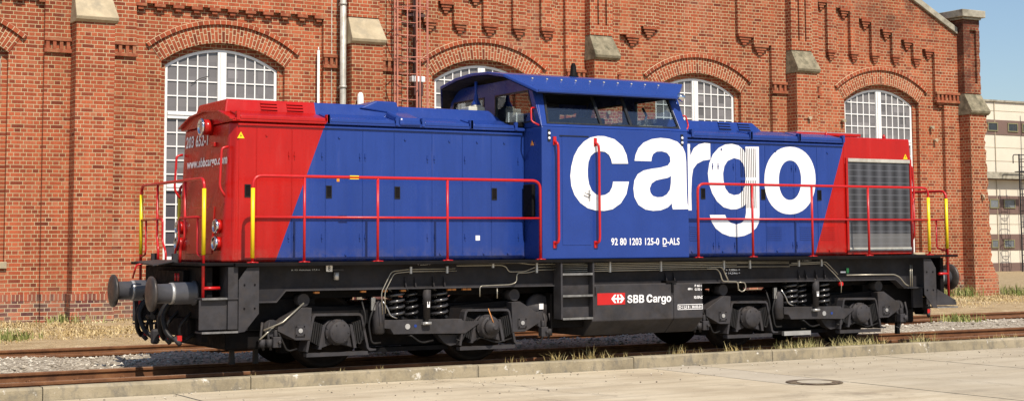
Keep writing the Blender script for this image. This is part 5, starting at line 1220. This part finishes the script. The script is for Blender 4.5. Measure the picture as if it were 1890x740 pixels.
# --- bogies
def bogie(xb):
    B = P(MB().box(xb-1.95, xb+1.95, -1.02, 1.02, .62, .84), 'bogie', 'dark')
    for u in (-1.15, 1.15):
        for s in (-1, 1):
            y = s*.7535
            w = P(MB().lathe((xb+u, y-s*.07, .5), (0, s, 0), [(0, .2), (.0, .53), (.03, .53), (.045, .503), (.135, .497), (.14, .44), (.10, .42), (.09, .22), (.15, .16), (.155, .09)], 48), 'wheel', 'tyre', B)
        P(MB().cyl((xb+u, -.75, .5), (xb+u, .75, .5), .085, n=16), 'axle', 'dark', B)
    for s in (-1, 1):
        Y = lambda v: s*v
        def fr(q, y0, y1, nm, mt, bev=0.0): return P(MB().xz([(xb+a, b) for a, b in q], Y(y0), Y(y1)), nm, mt, B, bevel=bev)
        # side beam
        fr([(-1.62, .86), (-.55, .80), (-.50, .66), (.60, .66), (.62, .80), (1.62, .86), (1.62, .70), (.75, .60), (-.72, .60), (-1.62, .70)], 1.12, 1.02, 'side_beam', 'dark')
        for e in (-1, 1):
            q = [(e*2.01, .645), (e*1.67, .845), (e*1.53, .835), (e*1.55, .41), (e*1.75, .415), (e*2.01, .545)]
            fr(q, 1.27, .90, 'end_casting', 'grey', .008)
            m = MB().box(xb+e*1.70-.07, xb+e*1.70+.07, Y(1.271), Y(1.288), .465, .605)
            P(m, 'bolt_plate', 'grey', B, bevel=.006); P(MB().cyl((xb+e*1.70, Y(1.288), .54), (xb+e*1.70, Y(1.30), .54), .03, n=12), 'pin', 'tread', B)
            pb = MB()
            for dx in (-.055, .055):
                for dz in (-.055, .055): pb.cyl((xb+e*1.70+dx, Y(1.288), .54+dz), (xb+e*1.70+dx, Y(1.296), .54+dz), .010, n=6)
            P(pb, 'bolt_heads', 'dark', B)
            P(MB().cyl((xb+e*1.62, Y(.95), .93), (xb+e*1.62, Y(1.20), .935), .085, n=18), 'sand_filler', 'grey', B)
            P(MB().cyl((xb+e*2.06, Y(1.08), .58), (xb+e*2.06, Y(1.20), .58), .11, n=18), 'brake_drum', 'grey', B)
            for k, (a, b) in enumerate(((2.10, .50), (2.20, .46))):
                P(MB().tube([(xb+e*a, Y(1.2), .66), (xb+e*(a+.03), Y(1.22), b), (xb+e*(a-.02), Y(1.2), .30)], .018, 6, bend=.06).cyl((xb+e*a, Y(1.2), .44), (xb+e*a, Y(1.2), .34), .045, n=10), 'sand_pipe', 'grey', B)
            if xb < 0 and e < 0: P(MB().tube([(xb+e*2.02, Y(1.22), .62), (xb+e*2.25, Y(1.24), .44)], .012, 6).tube([(xb+e*1.65, Y(1.28), .90), (xb+e*1.95, Y(1.30), .66), (xb+e*2.20, Y(1.25), .56)], .012, 6), 'hand_rod', 'pipe', B)
        for u in (-1.15, 1.15):
            # inverted-U yoke
            yk = MB(); o_ = [(-.46, .262), (-.37, .72), (-.335, .755), (.325, .745), (.36, .71), (.455, .285), (.50, .262), (.56, .262), (.56, .242), (.46, .24), (.425, .275), (.335, .70), (.31, .715), (-.32, .725), (-.34, .70), (-.43, .25)]
            yk.xz([(xb+u+a, b) for a, b in o_], Y(1.26), Y(.98)); P(yk, 'axle_yoke', 'grey', B)
            for e in (-1, 1):
                cv = MB()
                for k in range(5):
                    d = k*.030
                    a = [(e*(.365-d), .665-d*.35), (e*(.345-d), .655-d*.35), (e*(.385-d), .395-d*.55), (e*(.405-d), .40-d*.55)]
                    cv.xz([(xb+u+p, q_) for p, q_ in a], Y(1.245), Y(1.0))
                P(cv, 'rubber_chevron', 'black', B)
                P(MB().xz([(xb+u+p, q_) for p, q_ in ((e*.215, .60), (e*.175, .60), (e*.235, .285), (e*.275, .285))], Y(1.25), Y(1.0)), 'chevron_plate', 'grey', B)
            ab = MB().xz([(xb+u+a, b) for a, b in ((-.17, .60), (-.10, .665), (.10, .665), (.17, .60), (.235, .29), (.0, .36), (-.235, .29))], Y(1.20), Y(1.0)); box_ = P(ab, 'axle_box', 'grey', B, bevel=.008)
            bo = MB().lathe((xb+u, Y(1.20), .5), (0, s, 0), [(0, .172), (.05, .172), (.055, .155), (.13, .152), (.145, .138), (.146, .02)], 28)
            for k in range(8): q_ = pi/8+k*pi/4; bo.cyl((xb+u+.162*cos(q_), Y(1.25), .5+.162*sin(q_)), (xb+u+.162*cos(q_), Y(1.265), .5+.162*sin(q_)), .016, n=6)
            for k in range(6): q_ = k*pi/3; bo.cyl((xb+u+.115*cos(q_), Y(1.345), .5+.115*sin(q_)), (xb+u+.115*cos(q_), Y(1.353), .5+.115*sin(q_)), .010, n=6)
            P(bo, 'axle_cover', 'grey', B)
            P(MB().box(xb+u-.45, xb+u+.44, Y(1.15), Y(1.26), .188, .236), 'tie_bar', 'grey', B)
        # spring group, damper, hangers
        fr([(-.47, .64), (.72, .625), (.76, .59), (1.0, .585), (1.0, .555), (.78, .42), (.02, .44), (-.33, .445), (-.38, .52), (-.47, .53)], 1.27, .95, 'spring_beam', 'grey', .006)
        fr([(.40, .415), (.72, .40), (.72, .27), (.60, .25), (.50, .30)], 1.15, 1.0, 'beam_foot', 'grey')
        for u, r in ((-.245, .118), (.02, .085), (.435, .112)):
            sp = []; n = 80; yc_ = Y(1.14 if r > .1 else 1.10)
            for k in range(n+1):
                q_ = 2*pi*4.6*k/n; sp.append((xb+u+r*cos(q_), yc_+r*sin(q_), .655+.40*k/n))
            P(MB().tube(sp, .021 if r > .1 else .018, 8), 'coil_spring', 'spring', B)
            P(MB().cyl((xb+u, yc_, .64), (xb+u, yc_, 1.06), r*.35, n=10), 'spring_core', 'dark', B)
        dm = P(MB().lathe((xb+.155, Y(1.31), .60), (0, 0, 1), [(0, .028), (.05, .028), (.052, .048), (.24, .048), (.242, .058), (.44, .058), (.445, .02), (.48, .02)], 16), 'damper', 'grey', B)
        P(MB().box(xb+.09, xb+.22, Y(1.26), Y(1.33), .565, .60).cyl((xb+.10, Y(1.33), .582), (xb+.21, Y(1.33), .582), .022, n=8), 'damper_bracket', 'tread', B)
        P(MB().box(xb+.135, xb+.175, Y(1.359), Y(1.366), .80, .88), 'damper_label', 'white', B)
        P(MB().lathe((xb-.95+.43, Y(1.18), .45), (0, 0, 1), [(0, .06), (.02, .088), (.36, .088), (.42, .06), (.46, .03)], 18), 'brake_cylinder', 'grey', B)
        P(MB().tube([(xb-.60, Y(1.25), .88), (xb-.70, Y(1.25), .60), (xb-.66, Y(1.27), .33), (xb-.52, Y(1.26), .34)], .014, 6, bend=.08), 'brake_hose', 'black', B)
        P(MB().tube([(xb-.50, Y(1.24), .92), (xb-.42, Y(1.26), .80), (xb-.38, Y(1.26), .70), (xb-.28, Y(1.27), .66)], .012, 6, bend=.05).box(xb-.66, xb-.60, Y(1.22), Y(1.26), .78, .95), 'brake_linkage', 'steel', B)
        P(MB().box(xb-.70, xb+.62, Y(1.05), Y(.80), .20, .26), 'brake_rigging', 'dark', B)
    return B
for xb in (-3.5, 3.5):
    for u in (-1.15, 1.15): P(MB().box(xb+u-.48, xb+u+.48, -.62, .62, .26, .615), 'axle_gearbox', 'dark', bevel=.05)
    P(MB().box(xb-.66, xb+.66, -.92, .92, .27, .618), 'bogie_transom', 'dark')
    for s in (-1, 1):
        for u in (-1.74, -.56, .56, 1.74): P(MB().box(xb+u-.07, xb+u+.07, s*.66, s*.86, .22, .62), 'brake_block', 'dark', bevel=.02)
b1 = bogie(-3.5); b2 = bogie(3.5)
P(MB().cyl((-3.62, -1.2705, .545), (-3.62, -1.276, .545), .038, n=20), 'white_tag', 'tread', b1); P(MB().cyl((-3.50, -1.2705, .55), (-3.50, -1.275, .55), .022, n=12), 'blue_tag', 'blue', b1)
P(MB().cyl((3.86, -1.2705, .52), (3.86, -1.276, .52), .038, n=20), 'white_tag', 'tread', b2); P(MB().cyl((4.02, -1.2705, .52), (4.02, -1.275, .52), .022, n=12), 'blue_tag', 'blue', b2)
for xb in (-3.5, 3.5):
    for k, (a, b, c_, d) in enumerate(((-2.02, .60, -1.72, .30), (-.78, .92, -.86, .36), (.80, .62, .66, .34), (2.06, .56, 1.96, .26), (-.10, .42, .30, .34), (.98, .30, 1.62, .34))):
        P(MB().tube([(xb+a, -1.20, b), (xb+a+.04, -1.26, (b+d)/2+.04), (xb+(a+c_)/2, -1.25, min(b, d)-.03), (xb+c_, -1.22, d)], .013, 6, bend=.08), 'brake_hose', 'black')
    for u in (-2.02, 2.08):
        P(MB().box(xb+u-.05, xb+u+.06, -1.17, -1.27, .33, .47).cyl((xb+u, -1.22, .47), (xb+u, -1.22, .56), .03, n=10).cyl((xb+u+.03, -1.27, .40), (xb+u+.03, -1.31, .40), .022, n=8), 'sand_valve', 'grey', bevel=.008)
P(MB().lathe((-2.35, -1.346, .5), (0, -1, 0), [(0, .11), (.05, .11), (.055, .07), (.11, .065), (.112, .03), (.14, .03)], 20), 'speed_sensor', 'grey', b1)
P(MB().tube([(-2.35, -1.42, .56), (-2.37, -1.38, .66), (-2.39, -1.34, .76)], .007, 6), 'sensor_cable', 'copper', b1)
P(MB().box(3.05, 3.60, -1.18, -1.24, .19, .255), 'sand_box_tread', 'tread', b2)
for x in (-5.95, -5.62): P(MB().hexa([(x-.035, -.78, .10), (x+.035, -.78, .10), (x+.035, -.72, .10), (x-.035, -.72, .10), (x-.025, -.78, .33), (x+.025, -.78, .33), (x+.025, -.72, .33), (x-.025, -.72, .33)]), 'rail_guard', 'black')
for x in (5.95,): P(MB().hexa([(x-.035, -.78, .10), (x+.035, -.78, .10), (x+.035, -.72, .10), (x-.035, -.72, .10), (x-.025, -.78, .33), (x+.025, -.78, .33), (x+.025, -.72, .33), (x-.025, -.72, .33)]), 'rail_guard', 'black')
P(MB().box(-1.3, -.75, -1.25, 1.25, .45, .95), 'air_reservoir', 'dark'); P(MB().box(1.32, 1.46, -1.0, 1.0, .45, 1.0), 'battery_box', 'dark')
# ------------------------------------------------------------------ loose stones and grasses (nobody could count these)
def stones():
    m = MB(); tone = []
    rnd = random.Random(3)
    def put(x, y, z, r):
        q = [Vector((rnd.gauss(0, 1), rnd.gauss(0, 1), rnd.gauss(0, .7))).normalized()*r*rnd.uniform(.7, 1.15) for _ in range(6)]
        base = [Vector((1, 0, 0)), Vector((-1, 0, 0)), Vector((0, 1, 0)), Vector((0, -1, 0)), Vector((0, 0, .7)), Vector((0, 0, -.7))]
        a = rnd.uniform(0, pi); R = Matrix.Rotation(a, 3, 'Z')
        vs_ = [Vector((x, y, z)) + R @ Vector((b.x*r*rnd.uniform(.7, 1.3), b.y*r*rnd.uniform(.6, 1.2), b.z*r*rnd.uniform(.6, 1.2))) for b in base]
        m.add(vs_, [(0, 2, 4), (2, 1, 4), (1, 3, 4), (3, 0, 4), (2, 0, 5), (1, 2, 5), (3, 1, 5), (0, 3, 5)])
        t_ = rnd.random(); tone.extend([t_]*8)
    for _ in range(9000):
        x = rnd.choice((rnd.uniform(-10.5, -2.5), rnd.uniform(-10, -4), rnd.uniform(5, 16), rnd.uniform(-3, 6)))
        y = rnd.choice((rnd.uniform(.95, 3.85), rnd.uniform(.95, 3.85), rnd.uniform(4.1, 5.4), rnd.uniform(-1.38, -.85), rnd.uniform(-.6, .6)))
        put(x, y, ground_z(x, y)+.004, rnd.uniform(.012, .034))
    for _ in range(160):
        x, y = rnd.uniform(-10, 16), rnd.uniform(.95, 3.8); put(x, y, ground_z(x, y)+.012, rnd.uniform(.035, .06))
    for _ in range(520):
        x, y = rnd.uniform(-9, 10), -1.62-abs(rnd.gauss(0, 1.3))
        put(x, y, PZ+.010, rnd.choice((.006, .008, .011, .016)))
    m.tone = tone; return tag(m.build('ballast_stones', 'stones'), 'grey and buff crushed stone ballast lying between the rails', 'ballast', kind='stuff')
stones()
def blades(n, place, hgt, lean, width, seed, name, mat, label, cat, tonef=None):
    m = MB(); tone = []; rnd = random.Random(seed)
    for _ in range(n):
        p = place(rnd)
        if p is None: continue
        x, y = p; z = ground_z(x, y)-.01
        h = hgt(rnd, x, y); a = rnd.uniform(0, 2*pi); l = lean(rnd); w = width*rnd.uniform(.6, 1.4)
        d = Vector((cos(a), sin(a), 0)); s_ = Vector((-sin(a), cos(a), 0))
        if rnd.random() < .5: s_ = Vector((1, rnd.uniform(-.4, .4), 0)).normalized()
        p0 = Vector((x, y, z)); p1 = p0 + d*(l*h*.35) + Vector((0, 0, h*.62*sqrt(max(.05, 1-(l*.5)**2)))); p2 = p0 + d*(l*h) + Vector((0, 0, h*sqrt(max(.02, 1-min(l, .97)**2))))
        m.add([p0-s_*w/2, p0+s_*w/2, p1+s_*w*.42, p1-s_*w*.42, p2], [(0, 1, 2, 3), (3, 2, 4)])
        t_ = rnd.random()
        if tonef: t_ = tonef(t_, x, y)
        tone.extend([t_, t_])
    m.tone = tone
    return tag(m.build(name, mat), label, cat, kind='stuff')
def dry(rnd):
    x = rnd.choice((rnd.uniform(-8.5, 1.0), rnd.uniform(-8.5, -3), rnd.uniform(1, 14), rnd.uniform(11, 27), rnd.uniform(13, 24)))
    y = rnd.triangular(6.2, 11.9, 10.6)
    if vnoise(x*1.1, y*1.4) < .30 + max(0, (8.6-y))*.22: return None
    return x, y
blades(24000, dry, lambda r, x, y: r.uniform(.03, .115)*(0.5+.9*vnoise(x*.7+3, y*.7))*(1.0 if y > 8.5 else .6), lambda r: r.uniform(.45, 1.0), .016, 11, 'dry_grass', 'straw',
       'straw coloured dry grass strip growing along the foot of brick hall', 'dry grass', lambda t_, x, y: t_*.92 if vnoise(x*.9+40, y*.9) < .86 else min(1, .9+t_*.1))
CL = [(random.Random(5).uniform(-2.6, 4.6)) for _ in range(1)]
rc = random.Random(21)
clumps = [(rc.uniform(-2.2, 6.4), rc.uniform(-1.38, -1.0), rc.uniform(.5, 1.0)) for _ in range(34)] + [(rc.uniform(3.0, 5.2), rc.uniform(-1.38, -1.1), rc.uniform(.8, 1.15)) for _ in range(24)] + [(rc.uniform(-6, -2.2), rc.uniform(-1.4, -1.2), rc.uniform(.25, .55)) for _ in range(14)] + [(rc.uniform(6.3, 8.5), rc.uniform(-1.3, -1.0), rc.uniform(.4, .8)) for _ in range(8)]
def tuft(rnd):
    c = rnd.choice(clumps); return c[0]+rnd.gauss(0, .09), min(-1.43, c[1]+rnd.gauss(0, .05)) if c[1]+rnd.gauss(0, .05) < -1.43 else max(-1.41, c[1]+rnd.gauss(0, .05))
def tuft_h(r, x, y):
    s = min(clumps, key=lambda c: abs(c[0]-x)); return r.uniform(.12, .36)*s[2]
blades(2300, tuft, tuft_h, lambda r: r.uniform(.1, .75), .009, 13, 'kerb_grass', 'tuft', 'thin half dried grass growing in the gap behind the kerb', 'grass',
       lambda t_, x, y: t_*.62 if vnoise(x*1.3, 2.2) < (.75 if x < 2.8 else .55) else .45+t_*.3)
rw = random.Random(8)
weeds = [(-7.4, 10.9), (-6.9, 8.2), (-4.9, 11.6), (-2.3, 10.6), (21.9, 11.0), (22.6, 10.9), (23.4, 10.7), (24.3, 10.5), (20.2, 11.3), (19.4, 11.5), (25.2, 11.4), (11.4, 3.1)]
def weed(rnd):
    c = rnd.choice(weeds); return c[0]+rnd.gauss(0, .22), min(11.9, c[1]+rnd.gauss(0, .2))
blades(2600, weed, lambda r, x, y: r.uniform(.10, .42)*(1 if x > 15 else .6), lambda r: r.uniform(.1, .8), .022, 17, 'green_weeds', 'tuft', 'clumps of green weeds growing before the brick hall', 'weeds', lambda t_, x, y: .62+.38*t_)
